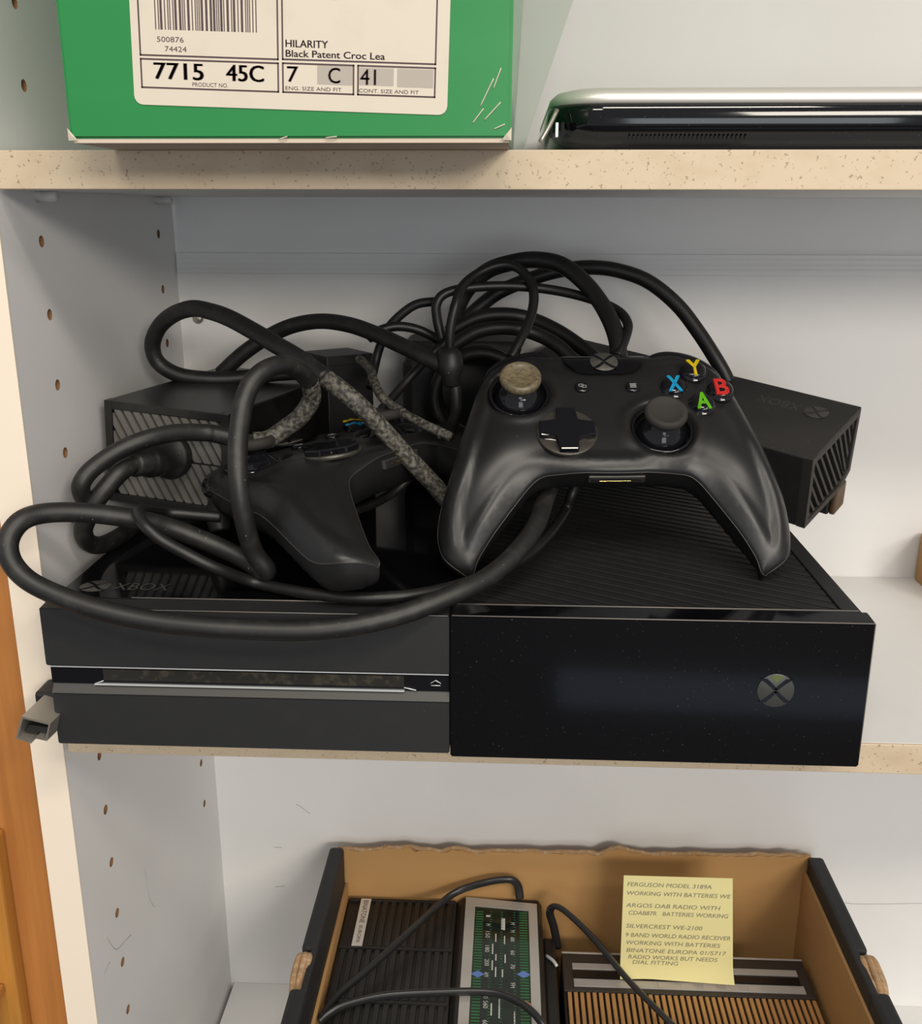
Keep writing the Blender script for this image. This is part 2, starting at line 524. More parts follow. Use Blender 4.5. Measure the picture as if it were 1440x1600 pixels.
# scuffed bare corners
for cx, sgn in ((XL, 1), (XR, -1)):
    pydata('worn_corner', [(cx - sgn * .0002, YF - .0003, .2545), (cx + sgn * .0032, YF - .0004, .2546), (cx - sgn * .0003, YF - .0003, .2588),
                           (cx + sgn * .0012, YF - .0009, .2562), (cx - sgn * .0004, YF + .003, .2546)],
           [(0, 1, 3), (1, 2, 3), (2, 0, 3), (0, 2, 4)], 'scuff_card', sb, M=SI)
for k, (x, z, l, a) in enumerate(((.1985, .2700, .010, 1.1), (.2005, .2640, .008, 0.8), (.2020, .2745, .007, 1.2), (.1955, .2625, .006, .9), (.2030, .2590, .004, .4), (.1440, .2556, .004, .1), (.1270, .2554, .003, .3))):
    dx, dz = math.cos(a) * l / 2, math.sin(a) * l / 2
    tube('crease', [(x - dx, YF - .0001, z - dz), (x, YF - .0003, z), (x + dx, YF - .0001, z + dz)], 0.00022, 'scuff_card', sb, 6, 3, M=SI)
A_ = math.radians(-1.977)
LM = SI @ frame3((0.0750, YF - 0.0001, 0.2665), (math.cos(A_), 0, math.sin(A_)), (-math.sin(A_), 0, math.cos(A_)))
# sticker sheet with rounded corners (local mm: s right, t up)
LWd, LHt, RC = 109.8, 92.0, 3.0
pl = []
for cx, cy, a0 in ((RC, RC, 180), (LWd - RC, RC, 270), (LWd - RC, LHt - RC, 0), (RC, LHt - RC, 90)):
    for i in range(5):
        a = math.radians(a0 + i * 22.5)
        pl.append(((cx + RC * math.cos(a)) * 1e-3, (cy + RC * math.sin(a)) * 1e-3, 0))
lab = prism('label', pl, (0, 0, 0.00025), 'sticker', sb, M=LM)


def lrect(s0, t0, s1, t1, w=0.55):
    bm = bmesh.new()
    z0, z1 = 0.00024, 0.00032
    for a, b in (((s0, t0), (s1, t0 + w)), ((s0, t1 - w), (s1, t1)), ((s0, t0), (s0 + w, t1)), ((s1 - w, t0), (s1, t1))):
        add_box(bm, (a[0] * 1e-3, a[1] * 1e-3, z0), (b[0] * 1e-3, b[1] * 1e-3, z1))
    bm_obj('printed_frame', bm, 'print_ink', lab)


lrect(2.7, 15.8, 51.2, 70); lrect(2.7, 5.4, 51.2, 15.1); lrect(52.3, 15.9, 105.6, 70); lrect(52.3, 5.4, 77.4, 15.2); lrect(78.4, 5.4, 105.6, 15.2)


def lgrey(s0, t0, s1, t1):
    box('printed_tint', (s0 * 1e-3, t0 * 1e-3, .00024), (s1 * 1e-3, t1 * 1e-3, .00029), 'print_grey', lab)


lgrey(64.5, 8.5, 76.8, 14.6); lgrey(79.0, 8.7, 91.0, 14.4); lgrey(92.2, 8.5, 104.7, 14.4)


def ltext(body, s, t, w, h):
    text('printed_text', body, h * 1e-3, w * 1e-3, 'print_ink', lab, Matrix.Translation((s * 1e-3, t * 1e-3, .00034)))


ltext('500876', 9.0, 20.4, 9.3, 1.7); ltext('74424', 11.6, 17.4, 7.6, 1.7)
ltext('7715', 7.3, 8.5, 17.2, 5.3); ltext('45C', 32.6, 8.6, 13.0, 5.3)
for dx in (0.25, 0.5):
    ltext('7715', 7.3 + dx, 8.5, 17.2, 5.3); ltext('45C', 32.6 + dx, 8.6, 13.0, 5.3)
    ltext('7', 53.7 + dx, 9.0, 3.8, 5.0); ltext('C', 68.0 + dx, 9.0, 4.1, 5.0); ltext('41', 79.1 + dx, 8.9, 5.4, 5.0)
ltext('PRODUCT NO.', 20.8, 6.5, 12.5, 1.3)
ltext('HILARITY', 53.6, 20.1, 14.6, 2.3); ltext('HILARITY', 53.75, 20.1, 14.6, 2.3)
ltext('Black Patent Croc Lea', 53.6, 17.0, 34.2, 2.2); ltext('Black Patent Croc Lea', 53.75, 17.0, 34.2, 2.2)
ltext('ENG. SIZE AND FIT', 53.4, 6.4, 19.6, 1.2); ltext('CONT. SIZE AND FIT', 79.0, 6.4, 20.8, 1.2)
bm = bmesh.new()
rb = random.Random(3)
x = 8.6
while x < 44.2:
    w = rb.choice((0.35, 0.35, 0.35, 0.8))
    add_box(bm, (x * 1e-3, 24.3e-3, .00024), ((x + w) * 1e-3, 46e-3, .00031))
    x += w + rb.choice((0.32, 0.32, 0.75))
bm_obj('barcode', bm, 'print_ink', lab)
# the foot of a printed oval at the top of the right-hand frame
pts = [((70 + 9 * math.cos(a)) * 1e-3, (42.2 + 6.6 * math.sin(a)) * 1e-3, .0003) for a in [math.radians(10 * i) for i in range(37)]]
tube('printed_oval', pts, 0.0003, 'print_ink', lab, 6, 2)

# pale card leaning behind the shoe box
pc = prism('pale_wedge', [(.150, 0, .2540), (.2105, 0, .2540), (.2500, 0, .3720), (.1900, 0, .3720)], (0, .0012, 0), 'pale_gloss')  # thin pale slanted shape showing between box and device
pc.location = (0, 0.2095, 0)
tag(pc, 'pale glossy card standing behind the green shoe box', 'wedge')

# ================================================================== flat device on the top shelf
dv = empty('flat_disc_player', (0.35, 0.1, 0.2537), 'flat black device with silver lid lying beside the green box', 'media player')
DI = Matrix.Translation((-0.35, -0.1, -0.2537))


def slab(name, x0, x1, y0, y1, zs, m, parent, rc, M):
    """rounded-corner slab; zs = [(z, inset)]"""
    V, F = [], []
    n = 0
    for z, ins in zs:
        ring = []
        r = max(rc - ins, 0.002)
        a0, a1, b0, b1 = x0 + ins, x1 - ins, y0 + ins, y1 - ins
        for cx, cy, s in ((a0 + r, b0 + r, 180), (a1 - r, b0 + r, 270), (a1 - r, b1 - r, 0), (a0 + r, b1 - r, 90)):
            for i in range(9):
                a = math.radians(s + i * 11.25)
                ring.append((cx + r * math.cos(a), cy + r * math.sin(a), z))
        n = len(ring); V += ring
    for i in range(len(zs) - 1):
        for k in range(n):
            F.append((i * n + k, i * n + (k + 1) % n, (i + 1) * n + (k + 1) % n, (i + 1) * n + k))
    F.append(tuple(range(n))[::-1]); F.append(tuple(range((len(zs) - 1) * n, len(zs) * n)))
    o = pydata(name, V, F, m, parent, True, M)
    return o


slab('case', .2215, .560, .006, .200, [(.2545, .0100), (.2560, .0060), (.2580, .0028), (.2605, .0008), (.2640, 0), (.2680, .0002), (.2700, .0006), (.2710, .0015)], 'black_gloss', dv, .022, DI)
slab('lid', .2225, .559, .007, .199, [(.2710, .0012), (.2716, .0002), (.2742, .0004), (.2764, .0030), (.2776, .0080), (.2782, .0160), (.2784, .0210)], 'device_silver', dv, .022, DI)
for fx in (.25, .53):
    for fy in (.03, .18):
        lathe('foot', [(.006, 0), (.006, .0008)], 'deep_black', dv, 16, DI @ Matrix.Translation((fx, fy, .2537)))
bm = bmesh.new()
for i in range(28):
    x = .2530 + i * (.0451 / 27)
    add_box(bm, (x, .0066, .2580), (x + .0007, .0090, .2592))
g = bm_obj('grille', bm, 'deep_black', dv, M=DI); g['kind'] = 'stuff'
for i in range(3):
    box('port', (.2222 + i * .0022, .0085 - i * .0012, .2588), (.2234 + i * .0022, .0120 - i * .0010, .2642), 'chrome' if i == 1 else 'deep_black', dv, .0002, M=DI)
tube('pull_tab', [(.2250, .010, .2690), (.2218, .006, .2625), (.2185, .003, .2568)], 0.0009, 'steel', dv, 8, 3, M=DI)

# ================================================================== cardboard piece at the far end of the shelf
cp = empty('small_carton', (0.508, 0.19, 0), 'plain tan carton at the picture edge, standing on the console shelf', 'box')
box('carton_body', (-.0325, -.022, 0), (.060, .028, .0320), 'cardboard', cp, .0008)
box('carton_flap', (-.0325, -.023, .0320), (.060, .010, .0335), 'cardboard', cp, .0004)

# ================================================================== game console
gc = empty('game_console', (0.185, 0.095, 0.0), 'wide black game console with glossy front half on the middle shelf', 'game console')
GI = Matrix.Translation((-0.185, -0.095, 0))
box('body', (.0118, -.0170, .0030), (.3570, .2160, .0664), 'black_matte', gc, .0006, M=GI)
for fx in (.04, .33):
    for fy in (.02, .19):
        lathe('foot', [(.007, 0), (.0075, .0015), (.007, .0032)], 'deep_black', gc, 18, GI @ Matrix.Translation((fx, fy, 0)))


def front_plate(name, x0, x1, z0, z1, y0, y1, m, ch=0.0, bev=.0005):
    # plate with its upper rear edge falling back towards the top panel
    P = [(y1, z0), (y0, z0), (y0, z1), (y1, z1 + ch)]
    bm = bmesh.new()
    add_prism(bm, [(x0, p[0], p[1]) for p in P], (x1 - x0, 0, 0))
    bmesh.ops.bevel(bm, geom=list(bm.edges), offset=bev, segments=2, affect='EDGES')
    return bm_obj(name, bm, m, gc, M=GI)


up = front_plate('front_plate_upper', .0100, .1843, .0425, .0692, -.0270, -.0163, 'bezel_grey', .0008)
lo = front_plate('front_plate_lower', .0112, .1843, .0048, .0295, -.0270, -.0163, 'bezel_grey')
prism('ledge', [(.0112, -.0269, .0296), (.0112, -.0240, .0333), (.0112, -.0165, .0333), (.0112, -.0165, .0296)], (.1731, 0, 0), 'ledge_grey', gc, M=GI)
dt = box('disc_panel', (.0108, -.0247, .0333), (.1843, -.0163, .0424), 'black_gloss_clean', gc, .0002, M=GI)
box('disc_slot', (.0340, -.0251, .0352), (.1648, -.0246, .0404), 'slot_dark', dt)
box('chrome_line', (.0112, -.0256, .0413), (.1840, -.0246, .0418), 'chrome', dt, .0001)
box('chrome_line', (.0300, -.0262, .0334), (.1650, -.0246, .0338), 'chrome', dt, .0001)
tube('chrome_tick', [(.0300, -.0254, .0337), (.0340, -.0254, .0352)], .0002, 'chrome', dt, 6, 1)
tube('chrome_tick', [(.1648, -.0254, .0352), (.1700, -.0254, .0340)], .0003, 'chrome', dt, 6, 1)
tube('eject_mark', [(.1762, -.0249, .0372), (.1784, -.0249, .0386), (.1806, -.0249, .0372)], .00022, 'chrome', dt, 6, 1)
tube('eject_mark', [(.1764, -.0249, .0362), (.1804, -.0249, .0362)], .0002, 'chrome', dt, 6, 1)
gp = front_plate('front_panel', .1847, .3592, .0035, .0697, -.0275, -.0163, 'black_gloss', .0006, .0006)
gp['label'] = 'glossy black front panel with round power badge'
EM = Matrix.Translation((.3211, -.0276, .0388)) @ Matrix.Rotation(math.pi / 2, 4, 'X')
em = emblem(gp, EM, .0077, 'emblem_grey', 'black_gloss_clean', .0002, 'power_badge')
pydata('badge_tip', [(-.0028, .0066, .0004), (0, .0036, .0004), (.0028, .0066, .0004), (0, .0072, .0004)], [(0, 1, 2, 3)], 'emblem_green', em)
tube('edge_highlight', [(.0460, -.0155, .0701), (.1840, -.0155, .0701)], .0003, 'edge_glint', gc, 6, 1, M=GI)  # lighter tubes drawn in place of highlights along the front edges
tube('edge_highlight', [(.1850, -.0155, .0701), (.3560, -.0150, .0701)], .0003, 'edge_glint', gc, 6, 1, M=GI)
tube('edge_highlight', [(.1855, -.0274, .0696), (.3586, -.0274, .0696)], .00030, 'edge_glint', gc, 6, 1, M=GI)
tube('edge_highlight', [(.3589, -.0271, .0690), (.3589, -.0271, .0100)], .00030, 'edge_glint', gc, 6, 1, M=GI)
tube('edge_highlight', [(.0400, -.0268, .0691), (.1838, -.0268, .0691)], .00025, 'edge_glint', gc, 6, 1, M=GI)
tp = box('top_gloss_panel', (.0118, -.0160, .0664), (.1850, .2160, .0700), 'black_gloss', gc, .0004, M=GI)
emblem(tp, Matrix.Translation((.0248, -.0022, .0700)), .0068, 'emboss_grey', 'black_gloss_clean', .0002, 'top_badge')
text('top_lettering', 'XBOX', .0085, .0250, 'emboss_grey', tp, Matrix.Translation((.0335, -.0066, .0702)))
# ribbed vent on the right-hand half of the lid
vb = box('vent_tray', (.1852, -.0160, .0655), (.3570, .2160, .0666), 'deep_black', gc, M=GI)
for a, b in (((.1852, -.0160), (.1868, .2160)), ((.3490, -.0160), (.3570, .2160)), ((.1868, -.0160), (.3490, -.0128)), ((.1868, .2100), (.3490, .2160))):
    box('vent_frame', (a[0], a[1], .0664), (b[0], b[1], .0700), 'black_matte', gc, .0004, M=GI)
for P in stripes(.1870, .3488, -.0126, .2098, math.radians(-31.3), .0070, .0052):
    prism('rib', [(p[0], p[1], .0664) for p in P], (0, 0, .0030), 'black_matte', gc, .0004, M=GI)

# ================================================================== plug poking out beside the console
hp = empty('cable_plug', (0.004, -0.01, 0.0), 'silver metal cable plug sticking out beside the console', 'plug')
HI = Matrix.Translation((-0.004, 0.01, 0))
pp = [(0.0001, 0.0218), (0.0124, 0.0186), (0.0098, 0.0100), (0.0048, 0.0111), (0.0027, 0.0086), (-0.0039, 0.0110)]
cxp = sum(p[0] for p in pp) / 6; czp = sum(p[1] for p in pp) / 6
V, F = [], []
off = Vector((.0030, .0160, .0020))
inner = [(cxp + (p[0] - cxp) * .88, czp + (p[1] - czp) * .86) for p in pp]
for ring, dy in ((pp, Vector((0, 0, 0))), (inner, Vector((0, 0, 0))), (inner, off * .8), (pp, off)):
    V += [Vector((p[0], -.034, p[1])) + dy for p in ring]
for a, b in ((0, 1), (1, 2), (0, 3)):
    for k in range(6):
        F.append((a * 6 + k, a * 6 + (k + 1) % 6, b * 6 + (k + 1) % 6, b * 6 + k))
F.append(tuple(range(12, 18)))
pydata('metal_shell', V, F, 'steel', hp, M=HI)
tg = [(cxp + (p[0] - cxp) * .70, czp + (p[1] - czp) * .30) for p in pp]
prism('contact_tongue', [(p[0], -.031, p[1]) for p in tg], off * .7, 'black_matte', hp, M=HI)
box('housing', (-.0020, -.0175, .0070), (.0090, -.0025, .0245), 'black_matte', hp, .0015, M=HI)
tube('plug_tail', [(.0045, -.0035, .0150), (.0050, .0060, .0140), (.0055, .020, .008), (.0058, .045, .0042), (.0058, .080, .0042)], .0038, 'cable_black', hp, M=HI)
# ================================================================== game controllers
HALF = [(0.0, 45.5), (20.0, 45.5), (23.0, 44.2), (27.5, 46.8), (36.0, 46.5), (45.0, 43.0), (51.6, 36.5), (56.2, 28.3), (60.2, 16.4), (64.0, 3.9), (67.2, -8.2),
        (70.9, -19.5), (73.9, -29.0), (75.4, -37.7), (74.9, -44.3), (72.9, -50.7), (68.4, -55.0), (62.6, -57.8), (60.6, -57.0), (58.5, -52.2), (53.8, -45.9),
        (47.1, -38.2), (40.9, -31.4), (35.1, -26.0), (30.4, -23.9), (23.5, -24.3), (12.7, -25.2), (0.0, -25.6)]
STICKS = [(-39.1, 18.4), (21.3, -3.0)]


def smooth01(a, b, x):
    t = min(max((x - a) / (b - a), 0), 1)
    return t * t * (3 - 2 * t)


def sag(u, v):
    g = max(0.0, (-6 - v) / 51.0) ** 1.35 * 27 * smooth01(10, 44, abs(u))
    t = min(max((v - 34) / 12.0, 0), 1.3) ** 2 * 3.5
    return -g - t


def outline():
    full = [(u, v) for u, v in HALF] + [(-u, v) for u, v in HALF[-2:0:-1]]
    out = []
    P = [Vector((a, b)) for a, b in full]
    n = len(P)
    for i in range(n):
        p0, p1, p2, p3 = P[i - 1], P[i], P[(i + 1) % n], P[(i + 2) % n]
        for k in range(4):
            t = k / 4
            out.append(0.5 * (2 * p1 + (p2 - p0) * t + (2 * p0 - 5 * p1 + 4 * p2 - p3) * t * t + (3 * p1 - p0 - 3 * p2 + p3) * t ** 3))
    return out


OUT = outline()


def seg_dist(p, a, b):
    d = b - a
    t = max(0, min(1, (p - a).dot(d) / max(d.dot(d), 1e-9)))
    return (p - a - d * t).length


NH_ = (len(HALF) - 1) * 4
I0, I1 = 5 * 4, 17 * 4                        # outer flank: shoulder to grip tip
FLANKS = [(I0, I1), (len(OUT) - I1, len(OUT) - I0)]
IS_OUTER = [any(a <= i < b for a, b in FLANKS) for i in range(len(OUT))]


def edge_dists(p):
    n = len(OUT)
    din = dout = 1e9
    for i in range(n):
        d = seg_dist(p, OUT[i], OUT[(i + 1) % n])
        if IS_OUTER[i]:
            dout = min(dout, d)
        else:
            din = min(din, d)
    return din, dout


def edge_dist(p):
    return min(edge_dists(p))


def inside(p):
    c = False
    n = len(OUT)
    for i in range(n):
        a, b = OUT[i], OUT[(i + 1) % n]
        if (a.y > p.y) != (b.y > p.y) and p.x < (b.x - a.x) * (p.y - a.y) / (b.y - a.y) + a.x:
            c = not c
    return c


def fall(d, R):
    t = 1 - min(max(d, 0) / R, 1)
    return 1 - math.sqrt(max(0, 1 - t ** 2.2))


def base_w(u, v, D):
    din, dout = D
    g = smooth01(-59, -36, v)
    return sag(u, v) - 3.5 * fall(din, 9.0 + 14.0 * smooth01(-18, -40, v)) - (8.0 + 6.0 * smooth01(40, -10, v)) * g * fall(dout, 15.0 + 6.0 * smooth01(40, -10, v)) + 4.5 * math.exp(-((abs(u) - 58) / 17) ** 2 - ((v + 26) / 24) ** 2) * smooth01(0, 18, din) * smooth01(0, 18, dout) * 1.4 - 2.5 * fall(dout, 8.0) * (1 - g)


def wells(u, v):
    w = 0.0
    for sx, sy in STICKS:
        r = math.hypot(u - sx, v - sy)
        if r < 22:
            w += 1.0 * math.exp(-((r - 16.0) / 2.4) ** 2)            # raised lip
            w -= 6.0 * (1 - smooth01(11.0, 14.5, r))                  # well
    return w


def top_w(u, v, D):
    return base_w(u, v, D) + wells(u, v)


def low_w(u, v, D):
    t = 1 - min(min(D) / 11.0, 1)
    depth = 21 + 3 * smooth01(20, 55, abs(u)) * smooth01(10, -20, v) - 8 * smooth01(-38, -57, v)
    return base_w(u, v, D) - depth * (1 - t ** 2.6) ** 0.5


SHELLS = {}


def shell_meshes():
    pts = [p.copy() for p in OUT]
    nb = len(pts)
    # rings just inside the rim, then an interior grid
    for off, step in ((0.35, 1), (1.0, 1), (2.0, 2), (3.4, 2)):
        for i in range(0, nb, step):
            a, b = OUT[i - 1], OUT[(i + 1) % nb]
            tdir = (b - a).normalized()
            nrm = Vector((tdir.y, -tdir.x))
            for s in (1, -1):
                q = OUT[i] + nrm * s * off
                if inside(q) and edge_dist(q) > off * 0.85:
                    pts.append(q); break
    g = 1.55
    u = -77.0
    j = 0
    while u < 77:
        v = -60.0 + (g / 2 if j % 2 else 0)
        while v < 48:
            q = Vector((u, v))
            if inside(q) and edge_dist(q) > 4.3:
                pts.append(q)
            v += g
        u += g; j += 1
    edges = [(i, (i + 1) % nb) for i in range(nb)]
    vc, _, faces, *_ = delaunay_2d_cdt(pts, edges, [], 1, 1e-4)
    D = [edge_dists(p) for p in vc]
    nbr = [set() for _ in vc]
    for f in faces:
        for a in f:
            nbr[a].update(q for q in f if q != a)
    for nm, fn in (('top', base_w), ('low', low_w)):
        wv = [fn(p.x, p.y, d) for p, d in zip(vc, D)]
        if nm == 'top':
            sv = list(wv)
            for _ in range(130):                               # relaxed copy, blended in away from the rim
                sv = [w if min(D[i]) < 1.6 else 0.5 * w + 0.5 * sum(sv[q] for q in nbr[i]) / len(nbr[i]) for i, w in enumerate(sv)]
            wv = [a + (b - a) * smooth01(4.5, 11.0, min(D[i])) for i, (a, b) in enumerate(zip(wv, sv))]
        me = bpy.data.meshes.new(nm + '_shell')
        me.from_pydata([(p.x, p.y, w + (wells(p.x, p.y) if nm == 'top' else 0)) for p, w in zip(vc, wv)], [], [list(f) for f in faces])
        if nm == 'low': me.flip_normals()
        for p in me.polygons: p.use_smooth = True
        SHELLS[nm] = me
    SHELLS['top'].materials.append(MATS['pad_shell'])
    SHELLS['low'].materials.append(MATS['pad_lower'])


shell_meshes()


def patch(name, poly, lift, m, parent):
    """thin plate that follows the face of the pad"""
    pts = [Vector(p) for p in poly]
    nb = len(pts)
    xs = [p.x for p in pts]; ys = [p.y for p in pts]
    u = min(xs)
    while u < max(xs):
        v = min(ys)
        while v < max(ys):
            pts.append(Vector((u + .37, v + .41))); v += 1.5
        u += 1.5
    vc, _, faces, *_ = delaunay_2d_cdt(pts, [(i, (i + 1) % nb) for i in range(nb)], [], 1, 1e-4)
    V = [(p.x, p.y, top_w(p.x, p.y, edge_dists(p)) + lift) for p in vc]
    me = bpy.data.meshes.new(name)
    me.from_pydata(V, [], [list(f) for f in faces])
    return link(name, me, m, parent, True)


def controller(name, loc, rot, scale, label, worn):
    root = empty(name, Matrix.Translation(loc) @ Euler(rot, 'XYZ').to_matrix().to_4x4() @ Matrix.Scale(scale * 1e-3, 4), label, 'controller')
    link('top_shell', SHELLS['top'], None, root); link('lower_shell', SHELLS['low'], None, root)
    ring = [(p.x, p.y, top_w(p.x, p.y, edge_dists(p)) - .1) for p in OUT + OUT[:1]]
    tube('seam_rim', ring, 0.28, 'pad_rim', root, 6, 1)  # seam rim, lighter grey than the shells to carry its highlight line
    # gloss plate and guide button
    gpl = patch('guide_plate', [(-20.5, 45.2), (-17.5, 36), (-12.5, 29.8), (-8, 28.6), (8, 28.6), (12.5, 29.8), (17.5, 36), (20.5, 45.2), (10, 45.3), (0, 45.3), (-10, 45.3)], 0.35, 'black_gloss', root)
    GMx = Matrix.Translation((0, 36.4, top_w(0, 36.4, (9, 40)) + .3)) @ Matrix.Rotation(math.radians(-4), 4, 'X')
    emblem(root, GMx, 6.3, 'guide_disc', 'black_gloss_clean', .5, 'guide_button')
    for bu, kind in ((-11.2, 'view_button'), (11.2, 'menu_button')):
        b = lathe(kind, [(3.3, -0.6), (3.3, 0.7), (2.8, 1.15), (1.6, 1.3)], 'black_gloss_clean', root, 24, Matrix.Translation((bu, 20.4, 0.05)))
        bm = bmesh.new()
        if kind == 'menu_button':
            for k in (-1, 0, 1):
                add_box(bm, (-1.4, k * .95 - .28, 1.3), (1.4, k * .95 + .28, 1.42))
        else:
            for ox, oy in ((-.65, .35), (.65, -.35)):
                for a, c in (((-1.1, -.8), (1.1, -.5)), ((-1.1, .5), (1.1, .8)), ((-1.1, -.8), (-.8, .8)), ((.8, -.8), (1.1, .8))):
                    add_box(bm, (ox + a[0], oy + a[1], 1.3), (ox + c[0], oy + c[1], 1.42))
        bm_obj('icon', bm, 'icon_grey', b)
    # sticks
    for i, (sx, sy) in enumerate(STICKS):
        S = Matrix.Translation((sx, sy, 0))
        if i == 0: S = S @ Matrix.Rotation(math.radians(1), 4, 'X')
        st = empty('thumbstick', None); st.parent = root; st.matrix_local = S
        lathe('well_ring', [(13.6, -6.0), (13.4, -1.6), (12.6, -1.0), (12.0, -1.8), (11.8, -6.0)], 'black_gloss_clean', st, 40)
        lathe('stem', [(11.0, -6.2), (10.6, -3.6), (9.2, -0.8), (6.6, 1.6), (4.6, 3.4), (4.3, 7.5)], 'black_gloss_clean', st, 36)
        cm = 'pad_worn' if (i == 0 and worn) else 'pad_rubber'
        lathe('cap', [(4.2, 5.6), (7.4, 5.9), (8.9, 7.0), (9.2, 8.4), (8.9, 9.7), (8.1, 10.5), (7.3, 10.6), (6.3, 10.0), (3.5, 9.5), (0.4, 9.4)], cm, st, 40)
    # directional pad
    DP = Matrix.Translation((-20.0, -5.8, 0))
    dp = empty('direction_pad', None); dp.parent = root; dp.matrix_local = DP
    lathe('dish', [(13.0, -1.5), (13.0, 0.25), (12.6, 0.5), (9.0, 0.15), (0.5, 0.1)], 'dpad_disc', dp, 44)
    a, b = 4.1, 12.0
    cr = [(-a, -b), (a, -b), (a, -a), (b, -a), (b, a), (a, a), (a, b), (-a, b), (-a, a), (-b, a), (-b, -a), (-a, -a)]
    prism('cross', [(p[0], p[1], 0.2) for p in cr], (0, 0, 2.9), 'black_gloss_clean', dp, 0.7)
    # letter buttons
    for ch, bu, bv, cm in (('Y', 39.5, 30.0, 'letter_yellow'), ('A', 40.1, 9.4, 'letter_green'), ('X', 29.2, 20.0, 'letter_blue'), ('B', 50.0, 18.8, 'letter_red')):
        w0 = top_w(bu, bv, edge_dists(Vector((bu, bv))))
        b = lathe('face_button', [(6.0, -0.8), (6.0, 0.25), (5.4, 0.2), (5.3, 1.9), (4.4, 2.7), (2.5, 3.05), (0.4, 3.1)], 'black_gloss_clean', root, 32, Matrix.Translation((bu, bv, w0)))
        b['label'] = 'letter ' + ch + ' button'
        for dx in (-.22, 0, .22):
            for dy in (-.15, .15):
                text('letter', ch, 9.0, 5.6, cm, b, Matrix.Translation((dx, dy, 2.45 + dx * .1)), 0.75, center=True)
    # socket in the lower edge
    box('headset_port', (-12.0, -26.2, -9.6), (12.0, -24.4, -5.6), 'pad_rim', root, .5)
    box('port_opening', (-10.6, -26.6, -8.9), (10.6, -25.0, -6.3), 'deep_black', root, .3)
    box('port_contact', (-7.5, -26.9, -8.1), (6.0, -26.0, -7.4), 'brass', root, .1)
    for s in (-1, 1):
        tube('bumper', [(s * 22, 43.6, -7.5), (s * 30, 45.4, -7.8), (s * 40, 43.2, -8.2), (s * 48, 38.2, -9.0), (s * 53, 32.0, -9.5)], lambda t: 4.6 - 2.2 * abs(2 * t - 1) ** 3, 'black_gloss_clean', root, 12, 6)
        tube('trigger', [(s * 28, 40, -14), (s * 33, 46, -17), (s * 37, 49, -24), (s * 39, 48, -31)], lambda t: 8.5 - 4.0 * t, 'pad_lower', root, 14, 6)
    return root


c1 = controller('game_controller', (0.2556, 0.0431, 0.1380), (0.6255, -0.0056, 0.0631), 1.07, 'black game controller with four coloured letter buttons facing the viewer', True)
c2 = controller('game_controller', (0.1304, 0.0680, 0.1214), (-0.1332, -0.0230, 1.0383), 1.14, 'black game controller lying flat behind an arching cable, grip towards the viewer', False)

# ================================================================== power brick
TL = Vector((.0025, .0756, .1400)); TR = Vector((.0695, .0600, .1362))
ex = (TR - TL).normalized()
BW = (TR - TL).length
BM = frame3(TL - Vector((0, 0, .0525)), ex, (-ex.y, ex.x, 0))
pb = empty('power_brick', BM, 'black power supply brick with slanted vent slats beside the drilled panel', 'power supply')
BH, BL = .0525, .122
box('casing', (0, .0045, 0), (BW, BL, BH), 'brick_black', pb, .0010)
for a, b in (((0, 0), (.0042, BH)), ((BW - .0042, 0), (BW, BH)), ((.0042, 0), (BW - .0042, .0042)), ((.0042, BH - .0042), (BW - .0042, BH))):
    box('vent_frame', (a[0], 0, a[1]), (b[0], .0060, b[1]), 'brick_black', pb, .0003)
box('vent_back', (.003, .0042, .003), (BW - .003, .0050, BH - .003), 'deep_black', pb)
zm = BH * .49
box('seam', (.0040, .0008, zm - .0004), (BW - .0040, .0045, zm + .0004), 'brick_black', pb)
for z0, z1 in ((.0044, zm - .0005), (zm + .0005, BH - .0044)):
    for P in stripes(.0044, BW - .0044, z0, z1, math.radians(-60), .0046, .0031):
        prism('slat', [(p[0], .0006, p[1]) for p in P], (0, .0040, 0), 'brick_slat', pb)

# ================================================================== motion sensor bar
KM = Matrix.Translation((0.3574, 0.0751, 0.0781)) @ Euler((0.2922, 0.1267, -0.6316), 'XYZ').to_matrix().to_4x4()
kn = empty('sensor_bar', KM, 'long black sensor bar with upside-down lettering resting behind the upright controller', 'camera sensor')
KL, KD, KH = .185, .060, .040
prof = [(0, 0), (.0000, KH), (KD, KH), (.0572, .0040), (.0455, -.0020), (.020, -.0008)]
prism('housing', [(-KL, p[0], p[1]) for p in prof], (KL - .0042, 0, 0), 'black_matte', kn, .0006)
prism('top_cover', [(-KL, 0.0005, KH), (-KL, KD - .0002, KH), (-KL, KD - .0002, KH + .0012), (-KL, .0060, KH + .0012)], (KL, 0, 0), 'sensor_top', kn, .0003)
# end cap: rim with slanted slats inside
cy_, cz_ = .030, .019
rim_o = prof
rim_i = [(cy_ + (p[0] - cy_) * .88, cz_ + (p[1] - cz_) * .83) for p in prof]
V = [(-.0044, p[0], p[1]) for p in rim_o] + [(0, p[0], p[1]) for p in rim_o] + [(0, p[0], p[1]) for p in rim_i] + [(-.0044, p[0], p[1]) for p in rim_i]
F = []
for a in range(4):
    b = (a + 1) % 4
    for k in range(6):
        F.append((a * 6 + k, a * 6 + (k + 1) % 6, b * 6 + (k + 1) % 6, b * 6 + k))
pydata('end_rim', V, F, 'sensor_top', kn)
for P in stripes(.0030, .0555, .0035, .0368, math.radians(126), .0047, .0017):
    # keep the slats inside the slanted lower rear corner
    P = [(min(p[0], .0505 + (p[1] - .004) * .10), max(p[1], .0030)) for p in P]
    prism('slat', [(-.0040, p[0], p[1]) for p in P], (.0034, 0, 0), 'sensor_top', kn)
KT = frame3((-.0255, .0430, KH + .0013), (-1, 0, 0), (0, -1, 0))
